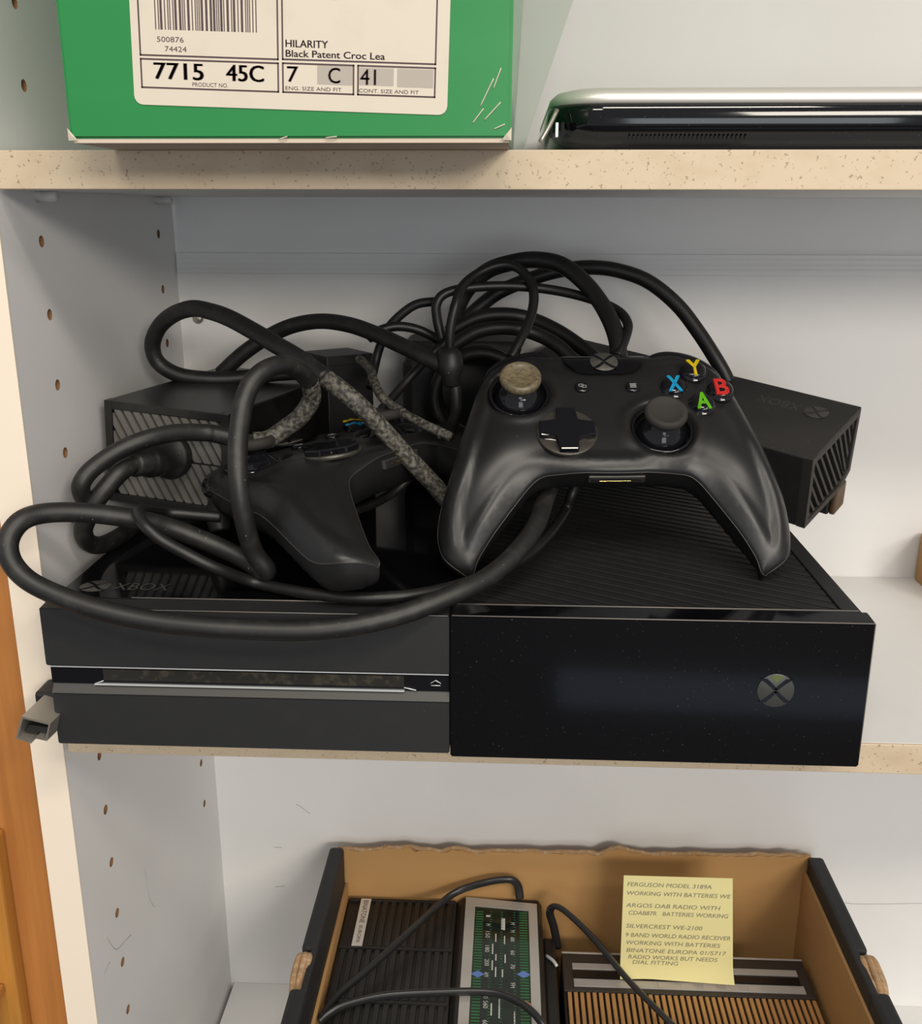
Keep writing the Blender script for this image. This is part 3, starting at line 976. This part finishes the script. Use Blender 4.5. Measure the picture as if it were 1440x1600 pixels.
text('lettering', 'XBOX', .0070, .0235, 'logo_grey', kn, KT @ Matrix.Translation((.0000, -.0035, 0)))
emblem(kn, KT @ Matrix.Translation((-.0085, 0, 0)), .0062, 'logo_grey', 'sensor_top', .0002, 'badge')
box('foot', (-.030, .040, -.0165), (-.0030, .054, .0020), 'black_matte', kn, .001)
box('foot_pad', (-.0030, .0405, -.0160), (.0004, .0538, .0000), 'foot_brown', kn, .0012)

# ================================================================== small adapter behind the cables
ad = empty('plug_adapter', (0.1075, 0.172, 0.070), 'small square black adapter block standing behind the looped cables', 'adapter')
AM = Matrix.Rotation(math.radians(38), 4, 'Z')
box('block', (-.0150, -.0150, 0), (.0150, .0150, .0815), 'black_matte', ad, .0006, M=AM)
box('block_lid', (-.0151, -.0151, .0760), (.0151, .0151, .0817), 'black_matte', ad, .0005, M=AM)

bc = empty('dark_filler', (0.182, 0.194, 0.070), 'added black block filling the dark gap behind the cable junction', 'case')
box('filler_body', (-.0370, -.0210, 0), (.0340, .0210, .0800), 'black_matte', bc, .006)  # stand-in block, added to keep the gap behind the cables dark
box('filler_lid', (-.0360, -.0200, .0800), (.0330, .0200, .0880), 'black_matte', bc, .003)

# ================================================================== cables
CABLES = {
    'A': (0.0044, [(0.1788, 0.062, 0.0928), (0.1723, 0.06, 0.1018), (0.1601, 0.055, 0.1167), (0.1477, 0.05, 0.1327), (0.1357, 0.045, 0.1466), (0.1223, 0.05, 0.1558), (0.1089, 0.06, 0.163), (0.0946, 0.07, 0.1689), (0.083, 0.08, 0.1732), (0.068, 0.09, 0.1789), (0.0555, 0.1, 0.1814), (0.0426, 0.11, 0.182), (0.0282, 0.122, 0.1775), (0.0172, 0.13, 0.1698), (0.0115, 0.134, 0.1595), (0.0135, 0.136, 0.1497), (0.0242, 0.137, 0.1429), (0.0412, 0.14, 0.1404), (0.0581, 0.145, 0.1405), (0.0753, 0.15, 0.1421), (0.089, 0.155, 0.1422)]),
    'BF': (0.0043, [(0.0885, 0.042, 0.1272), (0.0953, 0.044, 0.1278), (0.1033, 0.046, 0.133), (0.1106, 0.046, 0.1386), (0.1165, 0.044, 0.1475), (0.1168, 0.038, 0.1562), (0.1134, 0.03, 0.1629), (0.1086, 0.022, 0.1661), (0.1028, 0.014, 0.165), (0.0976, 0.008, 0.1598), (0.0946, 0.002, 0.1498), (0.0939, -0.006, 0.1349), (0.095, -0.012, 0.1198), (0.0966, -0.012, 0.1043), (0.0986, -0.008, 0.0895), (0.103, -0.006, 0.0813), (0.1012, -0.004, 0.079), (0.0911, 0.002, 0.0827), (0.0758, 0.004, 0.0892), (0.0596, 0.0, 0.0974), (0.0479, -0.008, 0.1035), (0.0295, -0.016, 0.1084), (0.016, -0.024, 0.1103), (0.0091, -0.031, 0.1088), (0.0055, -0.036, 0.1021), (0.0073, -0.039, 0.0941), (0.0147, -0.041, 0.0867), (0.0274, -0.042, 0.0807), (0.044, -0.043, 0.0755), (0.0644, -0.043, 0.0712), (0.0853, -0.043, 0.0691), (0.1057, -0.042, 0.0678), (0.1262, -0.041, 0.0675), (0.1464, -0.038, 0.0689), (0.1665, -0.032, 0.0722), (0.1869, -0.022, 0.0775), (0.1995, -0.012, 0.0809), (0.2103, 0.0, 0.0864), (0.2203, 0.018, 0.0941), (0.225, 0.035, 0.1013), (0.2284, 0.05, 0.1066), (0.2316, 0.07, 0.1111)]),
    'G': (0.0026, [(0.074, 0.03, 0.0932), (0.0614, 0.027, 0.0952), (0.0497, 0.022, 0.0977), (0.0485, 0.004, 0.104), (0.0503, -0.01, 0.1073), (0.0562, -0.0195, 0.1046), (0.0628, -0.021, 0.099), (0.0712, -0.019, 0.0928), (0.0842, -0.016, 0.0845), (0.0984, -0.0051, 0.074), (0.1214, -0.0156, 0.074), (0.144, -0.0205, 0.074), (0.1651, -0.0172, 0.074), (0.1833, -0.0063, 0.074), (0.1991, 0.0085, 0.0745), (0.215, 0.0276, 0.076), (0.2278, 0.0559, 0.078), (0.2377, 0.086, 0.0817), (0.2412, 0.088, 0.0908), (0.2441, 0.092, 0.099)]),
    'C': (0.0043, [(0.044, 0.15, 0.1418), (0.0576, 0.15, 0.1535), (0.0724, 0.15, 0.163), (0.0875, 0.145, 0.1697), (0.1039, 0.14, 0.1728), (0.1207, 0.13, 0.1722), (0.1354, 0.12, 0.169), (0.151, 0.11, 0.164), (0.1633, 0.102, 0.1595), (0.1741, 0.098, 0.1549)]),
    'E': (0.0042, [(0.0793, 0.038, 0.1295), (0.0716, 0.037, 0.1315), (0.0675, 0.036, 0.1322), (0.0547, 0.038, 0.1317), (0.0424, 0.038, 0.1294), (0.0314, 0.034, 0.1259), (0.0227, 0.028, 0.1211), (0.0162, 0.022, 0.1155), (0.013, 0.02, 0.1091), (0.0127, 0.026, 0.1006), (0.0137, 0.036, 0.093)]),
    'D': (0.0044, [(0.0336, 0.044, 0.1158), (0.0305, 0.038, 0.1157), (0.0274, 0.032, 0.1137), (0.0227, 0.027, 0.1082), (0.0178, 0.024, 0.1019), (0.0131, 0.024, 0.0941), (0.0094, 0.026, 0.0871), (0.008, 0.032, 0.0795), (0.0094, 0.042, 0.0742), (0.0119, 0.056, 0.073), (0.0135, 0.074, 0.0727), (0.0162, 0.09, 0.0717)]),
    'Q': (0.0030, [(0.1787, 0.098, 0.1497), (0.1807, 0.097, 0.142), (0.1811, 0.097, 0.1327), (0.1786, 0.1, 0.1236), (0.1743, 0.104, 0.1141), (0.1678, 0.108, 0.1044)]),
    'H': (0.0045, [(0.1781, 0.155, 0.1742), (0.1793, 0.153, 0.1804), (0.185, 0.151, 0.1903), (0.1955, 0.15, 0.1997), (0.2087, 0.148, 0.2042), (0.2215, 0.145, 0.2058), (0.235, 0.14, 0.2034), (0.2464, 0.132, 0.1953), (0.2545, 0.124, 0.186), (0.2598, 0.116, 0.1769), (0.2629, 0.11, 0.1684), (0.2638, 0.106, 0.1611), (0.2637, 0.104, 0.1522)]),
    'K': (0.0041, [(0.1806, 0.172, 0.1689), (0.1872, 0.172, 0.1755), (0.2018, 0.172, 0.1867), (0.2234, 0.172, 0.1954), (0.2396, 0.172, 0.1994), (0.2549, 0.17, 0.2006), (0.2698, 0.168, 0.1987), (0.2854, 0.165, 0.193), (0.3007, 0.16, 0.1812), (0.3124, 0.155, 0.167), (0.322, 0.15, 0.1529), (0.3283, 0.148, 0.1425), (0.3327, 0.148, 0.1318)]),
    'L': (0.0026, [(0.1716, 0.128, 0.1649), (0.1692, 0.128, 0.1751), (0.1689, 0.128, 0.1835), (0.1739, 0.13, 0.1891), (0.1877, 0.134, 0.1918), (0.2089, 0.137, 0.1924), (0.2305, 0.138, 0.1904), (0.2495, 0.134, 0.1865), (0.2636, 0.126, 0.1813), (0.2688, 0.116, 0.1753), (0.2669, 0.108, 0.1681), (0.2628, 0.102, 0.1603)]),
    'M': (0.0026, [(0.176, 0.122, 0.1606), (0.1767, 0.122, 0.1724), (0.1793, 0.124, 0.1839), (0.1824, 0.13, 0.1924), (0.1907, 0.137, 0.199), (0.2019, 0.14, 0.2032), (0.2115, 0.139, 0.202), (0.2184, 0.134, 0.195), (0.2204, 0.128, 0.1871), (0.2185, 0.121, 0.1768), (0.2136, 0.113, 0.1671), (0.2087, 0.108, 0.1584)]),
    'N': (0.0025, [(0.1688, 0.14, 0.1838), (0.1576, 0.14, 0.1824), (0.1484, 0.14, 0.1765), (0.1409, 0.14, 0.1685), (0.1364, 0.138, 0.1582), (0.1341, 0.135, 0.1492), (0.1327, 0.125, 0.1391)]),
    'R': (0.0024, [(0.1268, 0.125, 0.1547), (0.1343, 0.115, 0.1501), (0.1375, 0.105, 0.1456), (0.1433, 0.095, 0.1386), (0.1534, 0.086, 0.1335), (0.1652, 0.076, 0.1294), (0.1801, 0.066, 0.1249)]),
    'S': (0.0024, [(0.1751, 0.092, 0.1229), (0.1694, 0.088, 0.1143), (0.1614, 0.08, 0.1043), (0.152, 0.075, 0.0954), (0.1407, 0.08, 0.0871), (0.1299, 0.085, 0.0813)]),
    'U': (0.0042, [(0.1728, 0.165, 0.1641), (0.1893, 0.165, 0.1726), (0.2056, 0.165, 0.1745), (0.2202, 0.165, 0.172), (0.2346, 0.16, 0.1662), (0.2471, 0.155, 0.1587), (0.2559, 0.15, 0.1523)]),
    'W': (0.0040, [(0.1737, 0.15, 0.157), (0.1898, 0.15, 0.1667), (0.2075, 0.15, 0.1689), (0.2236, 0.15, 0.1652), (0.2359, 0.145, 0.1588), (0.2447, 0.14, 0.1501)]),
    'X': (0.0024, [(0.1377, 0.13, 0.1259), (0.1439, 0.13, 0.1324), (0.1539, 0.13, 0.1438), (0.1648, 0.135, 0.155), (0.1743, 0.14, 0.1635)]),
    'Y': (0.0026, [(0.1309, 0.135, 0.1638), (0.1362, 0.135, 0.168), (0.1464, 0.138, 0.1705), (0.1585, 0.14, 0.1683), (0.1707, 0.142, 0.1615), (0.1814, 0.14, 0.1531)]),
}
INFO = {
    'A': ('cable_dusty', 'cable', 'thick scuffed cable looping high at the drilled panel, ending behind the upright controller'),
    'BF': ('cable_dusty', 'cable', 'thick dusty cable arching over the flat controller, drooping over the console front'),
    'G': ('cable_black', 'cable', 'thin black cable lying across the console top in front of both controllers'),
    'C': ('cable_dusty', 'cable', 'thick cable arch behind the power brick, running into a moulded junction'),
    'E': ('cable_dusty', 'cable', 'thick bent cable crossing in front of the power brick vents'),
    'D': ('cable_dusty', 'power cable', 'power cable with round plug fitted into the vented brick'),
    'H': ('cable_black', 'cable', 'thickest topmost black cable arch above the upright controller'),
    'K': ('cable_black', 'cable', 'wide cable arch descending to the sensor bar against the back panel'),
    'L': ('cable_black', 'cable', 'thin cable running level under the topmost arch, then bending down'),
    'M': ('cable_black', 'cable', 'thin cable making a narrow upright hoop inside the topmost arch'),
    'N': ('cable_black', 'cable', 'thin black cable hoop dropping behind the cable junction'),
    'R': ('cable_worn', 'cable', 'thin pale scuffed cable ending at the upright controller edge'),
    'S': ('cable_dusty', 'cable', 'thin cable passing low between the two controllers'),
    'U': ('cable_black', 'cable', 'rear thick cable bowed behind the upright controller top edge'),
    'W': ('cable_black', 'cable', 'thick cable bowed low, directly behind the upright controller stick'),
    'X': ('cable_dusty', 'cable', 'thin straight cable slanting up to the cable junction'),
    'Y': ('cable_black', 'cable', 'thin short cable curving over the moulded junction'),
}
CO = {}
for key, (mt, cat, lb) in INFO.items():
    r, P = CABLES[key]
    worn_n = {'A': 6, 'BF': 6}.get(key, 0)
    CO[key] = tag(tube('power_cable' if key == 'D' else 'cable', P[worn_n - 1:] if worn_n else P, r, mt, None, 14, 8), lb, cat, 'tangled black cables on the console')
    if worn_n:
        tube('scuffed_section', P[:worn_n], r, 'cable_worn', CO[key], 14, 8)
# round power plug on the brick
d0 = Vector((.0405, .0665, .1138)); d1 = Vector((.0325, .0425, .1157)); ax = (d1 - d0).normalized()
PM = frame3(d0, ax.orthogonal(), ax.cross(ax.orthogonal()))
lathe('plug', [(.0115, -.001), (.0118, .0025), (.0112, .0040), (.0088, .0050), (.0085, .0140), (.0082, .0190), (.0078, .0198), (.0066, .0215), (.0062, .0290), (.0050, .0300)], 'cable_dusty', CO['D'], 30, PM)
# moulded junction and its tail
j0 = Vector((.1778, .097, .1560)); j1 = Vector((.1790, .096, .1445))
ax = (j1 - j0).normalized()
JM = frame3(j0, ax.orthogonal(), ax.cross(ax.orthogonal()))
lathe('junction', [(.0045, -.0080), (.0060, -.0050), (.0068, 0), (.0064, .0040), (.0046, .0065), (.0042, .0105), (.0030, .0115)], 'cable_dusty', CO['C'], 28, JM)
rq, PQ = CABLES['Q']
tube('tail', PQ, rq, 'cable_dusty', CO['C'])
# coil of cable added to darken the gap behind the controllers
coil = []
for i in range(5 * 16 + 1):
    a = 2 * math.pi * i / 16
    t = i / 80
    coil.append((.1920 + .0260 * math.cos(a), .1400 + .0260 * t + .004 * math.sin(a * .7), .1300 + (.0290 - .002 * t) * math.sin(a) * 0.9))
tag(tube('filler_coil', coil, .0034, 'cable_black', None, 10, 2), 'added coil of black cable filling the dark gap behind the controllers', 'cable', 'tangled black cables on the console')

# ================================================================== open cardboard box on the bottom shelf
ob = empty('cardboard_box', (0.26, 0.11, -0.3432), 'open cardboard box with black rims and torn tan rear wall', 'box')
OI = Matrix.Translation((-0.26, -0.11, 0.3432))
rt = random.Random(11)
# rear wall with a ragged torn top edge
top = []
n = 90
for i in range(n + 1):
    t = i / n
    x = .0900 + t * (.4265 - .0900)
    z = -.2118 + t * .0055 + rt.uniform(-.0009, .0009) + (.0022 if .09 < t < .16 else 0) + (.0014 if .24 < t < .27 else 0) + (.0044 * math.exp(-((t - .60) / .025) ** 2))
    top.append((x, z))
bm = bmesh.new()
add_prism(bm, [(top[0][0], .2080, -.3425)] + [(top[-1][0], .2080, -.3425)] + [(x, .2080, z) for x, z in top[::-1]], (0, .0040, 0))
bm_obj('rear_wall', bm, 'cardboard', ob, M=OI)
rough = [(x, .2098 + rt.uniform(-.0010, .0010), z + .0001 + rt.uniform(-.0003, .0003)) for x, z in top[::2]]
tube('torn_edge', rough, .0016, 'torn_card', ob, 6, 2, M=OI)
for side, x0, x1, xi0, xi1, zt, n0, n1 in (('l', .0840, .0945, .0945, .0965, -.2090, .0700, .1040), ('r', .4240, .4350, .4220, .4240, -.2055, .0790, .1140)):
    xo0, xo1, xn0, xn1 = (x0, x0 + .0062, x0 + .0062, x1) if side == 'l' else (x1 - .0062, x1, x0, x1 - .0062)
    for ya, yb in ((.0060, n0), (n1, .2085)):
        box('side_wall', (x0, ya, -.3425), (x1, yb, zt), 'black_card', ob, .0025, M=OI)
    box('side_wall', (xn0, n0 - .002, -.3425), (xn1, n1 + .002, zt - .0005), 'black_card', ob, .0012, M=OI)
    box('side_wall', (xo0, n0 - .001, -.3425), (xo1, n1 + .001, zt - .022), 'black_card', ob, .0005, M=OI)
    box('inner_liner', (xi0, .0060, -.3425), (xi1, .2082, zt - (.030 if side == 'l' else .012)), 'cardboard', ob, .0003, M=OI)
    # torn paper rolls in the hand hole
    xm = (xo0 + xo1) / 2
    for dx, rr, dz in ((-.0022, .0024, .0010), (.0004, .0020, .0026), (.0026, .0024, .0014)):
        tube('torn_flap', [(xm + dx, n0 + .001, zt - .0120), (xm + dx * 1.3, n0 + .008, zt - .0060 + dz), (xm + dx * 1.5, (n0 + n1) / 2, zt - .0045 + dz), (xm + dx * 1.2, n1 - .007, zt - .0030 + dz), (xm + dx * .5, n1 - .001, zt - .0070)],
             rr, 'torn_card', ob, 10, 5, M=OI)
box('front_wall', (.0840, .0020, -.3425), (.4350, .0060, -.2300), 'cardboard', ob, .0003, M=OI)
box('base', (.0840, .0020, -.3432), (.4350, .2120, -.3415), 'cardboard', ob, M=OI)

# ================================================================== radio with green dial
r1 = empty('radio', (0.166, 0.115, -0.3415), 'black portable radio with green dial and silver frame lying in the box', 'radio')
RI = Matrix.Translation((-0.166, -0.115, 0.3415))
ZT = -.2475
box('case', (.0975, .0220, -.3410), (.1762, .2065, ZT - .0030), 'radio_black', r1, .0012, M=RI)
dc = prism('dial_case', [(.1762, .0220, -.3410), (.2375, .0220, -.3410), (.2375, .0220, ZT - .004), (.2350, .0220, ZT), (.1805, .0220, ZT), (.1762, .0220, ZT - .0045)], (0, .1840, 0), 'radio_black', r1, .0008, M=RI)
# speaker slats
for (y0, y1, c0) in ((.1545, .2010, 3), (.1060, .1510, 0), (.0570, .1025, 0), (.0250, .0535, 0)):
    for i in range(c0, 13):
        x = .1000 + i * .0058
        box('slat', (x, y0, ZT - .0032), (x + .0036, y1, ZT - .0012), 'radio_black', r1, .0003, M=RI)
for y in (.0230, .0548, .1042, .1528, .2024):
    box('crossbar', (.0985, y - .0012, ZT - .0032), (.1752, y + .0012, ZT - .0010), 'radio_black', r1, .0003, M=RI)
bd = box('name_badge', (.1068, .1535, ZT - .0012), (.1142, .2022, ZT - .0003), 'badge', r1, .0002, M=RI)
TB = frame3((.1090, .2000, ZT - .0002), (0, -1, 0), (1, 0, 0))
text('badge_lettering', 'BINATONE', .0036, .0240, 'print_ink', bd, TB)
text('badge_lettering', 'EUROPA', .0026, .0170, 'print_ink', bd, TB @ Matrix.Translation((.0270, .0004, 0)))
# silver frame round the dial
fo = [(.1825, .0230), (.2340, .0230), (.2338, .2000), (.1828, .2052)]
fi = [(.1890, .0230), (.2280, .0230), (.2278, .1928), (.1898, .1962)]
V = [(x, y, ZT + .0002) for x, y in fo] + [(x, y, ZT + .0014) for x, y in fo] + [(x, y, ZT + .0014) for x, y in fi] + [(x, y, ZT + .0002) for x, y in fi]
F = []
for a in range(4):
    b = (a + 1) % 4
    for k in range(4):
        F.append((a * 4 + k, a * 4 + (k + 1) % 4, b * 4 + (k + 1) % 4, b * 4 + k))
pydata('dial_frame', V, F, 'silver_paint', r1, M=RI)
dg_ = prism('dial_glass', [(x, y, ZT + .0001) for x, y in fi], (0, 0, .0006), 'dial_glass', r1, M=RI)
ZG = ZT + .00075
bm = bmesh.new()
y = .0260
while y < .191:
    for a, b in ((.1905, .1958), (.2212, .2268)):
        add_box(bm, (a, y, ZG), (b, y + .0011, ZG + .0001))
    for a, b in ((.2005, .2020), (.2080, .2095), (.2170, .2185)):
        add_box(bm, (a, y + .0004, ZG), (b, y + .0010, ZG + .0001))
    y += .0026
bm_obj('dial_ticks', bm, 'dial_green', dg_)
bm = bmesh.new()
for x, y0, y1 in ((.2045, .160, .168), (.2105, .158, .166), (.2025, .148, .158), (.2048, .142, .148), (.2110, .140, .148), (.2025, .133, .142), (.2048, .127, .136), (.2093, .127, .134), (.2100, .108, .112), (.2025, .094, .104), (.2075, .092, .108), (.2170, .088, .098), (.2040, .070, .085), (.2100, .060, .080)):
    add_box(bm, (x, y0, ZG), (x + .0008, y1, ZG + .0001))
add_box(bm, (.2085, .172, ZG), (.2112, .184, ZG + .0001))
bm_obj('dial_names', bm, 'dial_white', dg_)
for body, x, y in (('1', .1978, .1870), ('M', .1978, .1780), ('150', .1978, .1700), ('180', .1978, .1560), ('200', .1978, .1430), ('AM', .1978, .1310), ('530', .1978, .1140), ('560', .1978, .1060), ('600', .1978, .0900),
                   ('M', .2150, .1800), ('M', .2150, .1720), ('88', .2150, .1650), ('60', .2150, .1520), ('70', .2150, .1390), ('FM', .2150, .1220)):
    text('dial_number', body, .0029, .0021 * len(body), 'dial_white', dg_, frame3((x, y, ZG + .0001), (0, -1, 0), (1, 0, 0)))
for x, y, cm in ((.1935, .1290, 'dial_blue'), (.2235, .1300, 'dial_blue'), (.2130, .1110, 'dial_orange'), (.2242, .1040, 'dial_orange')):
    prism('dial_diamond', [(x - .0045, y, ZG), (x, y - .0032, ZG), (x + .0045, y, ZG), (x, y + .0032, ZG)], (0, 0, .0002), cm, dg_)
hd = box('carry_handle', (.2380, .0300, -.3400), (.2470, .1900, -.2660), 'radio_black', r1, .002, M=RI)
tube('handle_pin', [(.2400, .1700, -.2650), (.2445, .1640, -.2640), (.2470, .1600, -.2650)], .0012, 'chrome', hd, 8, 3)

# ================================================================== radio with wooden grille
r2 = empty('radio', (0.334, 0.10, -0.3415), 'brown radio with wooden slat grille and silver tuning strips in the box', 'radio')
QI = Matrix.Translation((-0.334, -0.10, 0.3415))
ZQ = -.2705
box('case', (.2510, .0200, -.3410), (.4190, .1805, ZQ - .0025), 'radio_brown', r2, .0015, M=QI)
box('tuning_panel', (.2512, .1440, ZQ - .0030), (.4188, .1800, ZQ), 'radio_brown', r2, .0008, M=QI)
box('rear_trim', (.2514, .1795, ZQ - .0015), (.4186, .1810, ZQ + .0005), 'silver_paint', r2, .0003, M=QI)
s1 = box('scale_strip', (.2580, .1640, ZQ - .0002), (.4115, .1695, ZQ + .0008), 'scale_strip', r2, .0002, M=QI)
s2 = box('scale_strip', (.2582, .1478, ZQ - .0002), (.4128, .1545, ZQ + .0008), 'scale_strip', r2, .0002, M=QI)
box('tuning_window', (.2580, .1560, ZQ - .0002), (.4115, .1628, ZQ + .0004), 'black_gloss_clean', r2, .0002, M=QI)
for st_, body, x, y, w in ((s1, 'FM', .2660, .1655, .0055), (s1, 'MHZ', .3960, .1655, .0075), (s1, '108', .3640, .1655, .0060), (s2, 'MW', .2665, .1510, .0055), (s2, 'KHZ', .3975, .1500, .0070)):
    text('scale_lettering', body, .0022, w, 'print_grey', st_, Matrix.Translation((x, y, ZQ + .0009)))
for i in range(6):
    box('scale_block', (.300 + i * .0150, .1490, ZQ + .0007), (.3085 + i * .0150, .1534, ZQ + .0010), 'print_grey', s2)
box('grille_back', (.2525, .0220, ZQ - .0035), (.4175, .1432, ZQ - .0022), 'deep_black', r2, M=QI)
sl = None
for i in range(40):
    x = .2535 + i * (.1640 - .0026) / 39
    if sl is None:
        sl = box('slat', (0, .0230, ZQ - .0024), (.0026, .1425, ZQ + .0004), 'wood_slat', r2, .0003, M=QI @ Matrix.Translation((x, 0, 0)))
    else:
        o = sl.copy(); COL.objects.link(o); o.parent = r2; o.matrix_local = QI @ Matrix.Translation((x, 0, rt.uniform(-.0002, .0002)))

# ================================================================== cords over the radios
CG = 'flat grey cords over the radios'
tag(tube('mains_cable', [(0.0985, 0.0840, -0.244), (0.1073, 0.1015, -0.2415), (0.1247, 0.1237, -0.239), (0.1468, 0.1546, -0.2365), (0.1640, 0.1850, -0.2385), (0.1769, 0.197, -0.2355), (0.1976, 0.199, -0.2285), (0.2136, 0.200, -0.2265), (0.2197, 0.202, -0.2320), (0.2217, 0.2035, -0.2440)],
         .0030, 'cord_grey', None, 12, 8, 0.7), 'grey power cable slanting over the dark speaker slats to the radio corner', 'power cable', CG)
tag(tube('mains_cable', [(0.0985, 0.0800, -0.2435), (0.1040, 0.0850, -0.241), (0.1134, 0.0889, -0.238), (0.1368, 0.0931, -0.234), (0.1683, 0.0962, -0.233), (0.1999, 0.0971, -0.232), (0.2157, 0.0926, -0.232), (0.2274, 0.0849, -0.234), (0.235, 0.077, -0.238), (0.2428, 0.0726, -0.25), (0.2490, 0.0660, -0.2620)],
         .0030, 'cord_grey', None, 12, 8, 0.7), 'grey power cable crossing level over the green radio dial', 'power cable', CG)
tag(tube('mains_cable', [(0.2492, 0.19, -0.2745), (0.2460, 0.188, -0.2566), (0.2425, 0.185, -0.2409), (0.2462, 0.18, -0.2321), (0.2555, 0.172, -0.2328), (0.2719, 0.155, -0.2391), (0.2909, 0.13, -0.2475), (0.3089, 0.11, -0.2540), (0.3244, 0.095, -0.2600), (0.343, 0.08, -0.2665), (0.356, 0.055, -0.2672), (0.362, 0.028, -0.2672)],
         .0029, 'cord_grey', None, 12, 8, 0.7), 'grey power cable kinked upright between the radios, falling over the wooden grille', 'power cable', CG)

# ================================================================== handwritten note
NT = empty('sticky_note', frame3((.2905, .1570, -.2690), (1, -.004, .006), (-.1205, .145, 1)), 'yellow sticky note with handwritten lines standing against the wooden-grille radio', 'note')
NW, NH = .0722, .0735
V, F = [], []
nx, ny = 14, 14
for j in range(ny + 1):
    for i in range(nx + 1):
        s, t = i / nx, j / ny
        curl = .0045 * max(0, (.16 - t) / .16) ** 2 * (.4 + .6 * abs(2 * s - .5)) 
        V.append(((s - .5) * NW + NW / 2 + .004 * (1 - t) * (s - .2), t * NH, curl))
k = nx + 1
for j in range(ny):
    for i in range(nx):
        F.append((j * k + i, j * k + i + 1, (j + 1) * k + i + 1, (j + 1) * k + i))
nb = len(V)
V += [(v[0], v[1], v[2] - .00015) for v in V]
F += [tuple(nb + q for q in f[::-1]) for f in F]
pydata('paper', V, F, 'note_yellow', NT, True)
LINES = [('FERGUSON MODEL 3189A', .0025, .0560, .0685), ('WORKING WITH BATTERIES WE', .0025, .0690, .0622), ('ARGOS DAB RADIO WITH', .0020, .0630, .0535),
         ('CDAB87R   BATTERIES WORKING', .0040, .0665, .0480), ('SILVERCREST WE-2100', .0025, .0510, .0385), ('9 BAND WORLD RADIO RECEIVER', .0025, .0700, .0320),
         ('WORKING WITH BATTERIES', .0030, .0630, .0264), ('BINATONE EUROPA 01/5717', .0032, .0670, .0208), ('RADIO WORKS BUT NEEDS', .0045, .0600, .0160), ('DIAL FITTING', .0075, .0310, .0122)]
for body, x, w, y in LINES:
    text('handwriting', body, .0029, w, 'note_ink', NT, Matrix.Translation((x, y - .0025, .00025)) @ Matrix.Rotation(math.radians(-.5), 4, 'Z'), shear=.18)
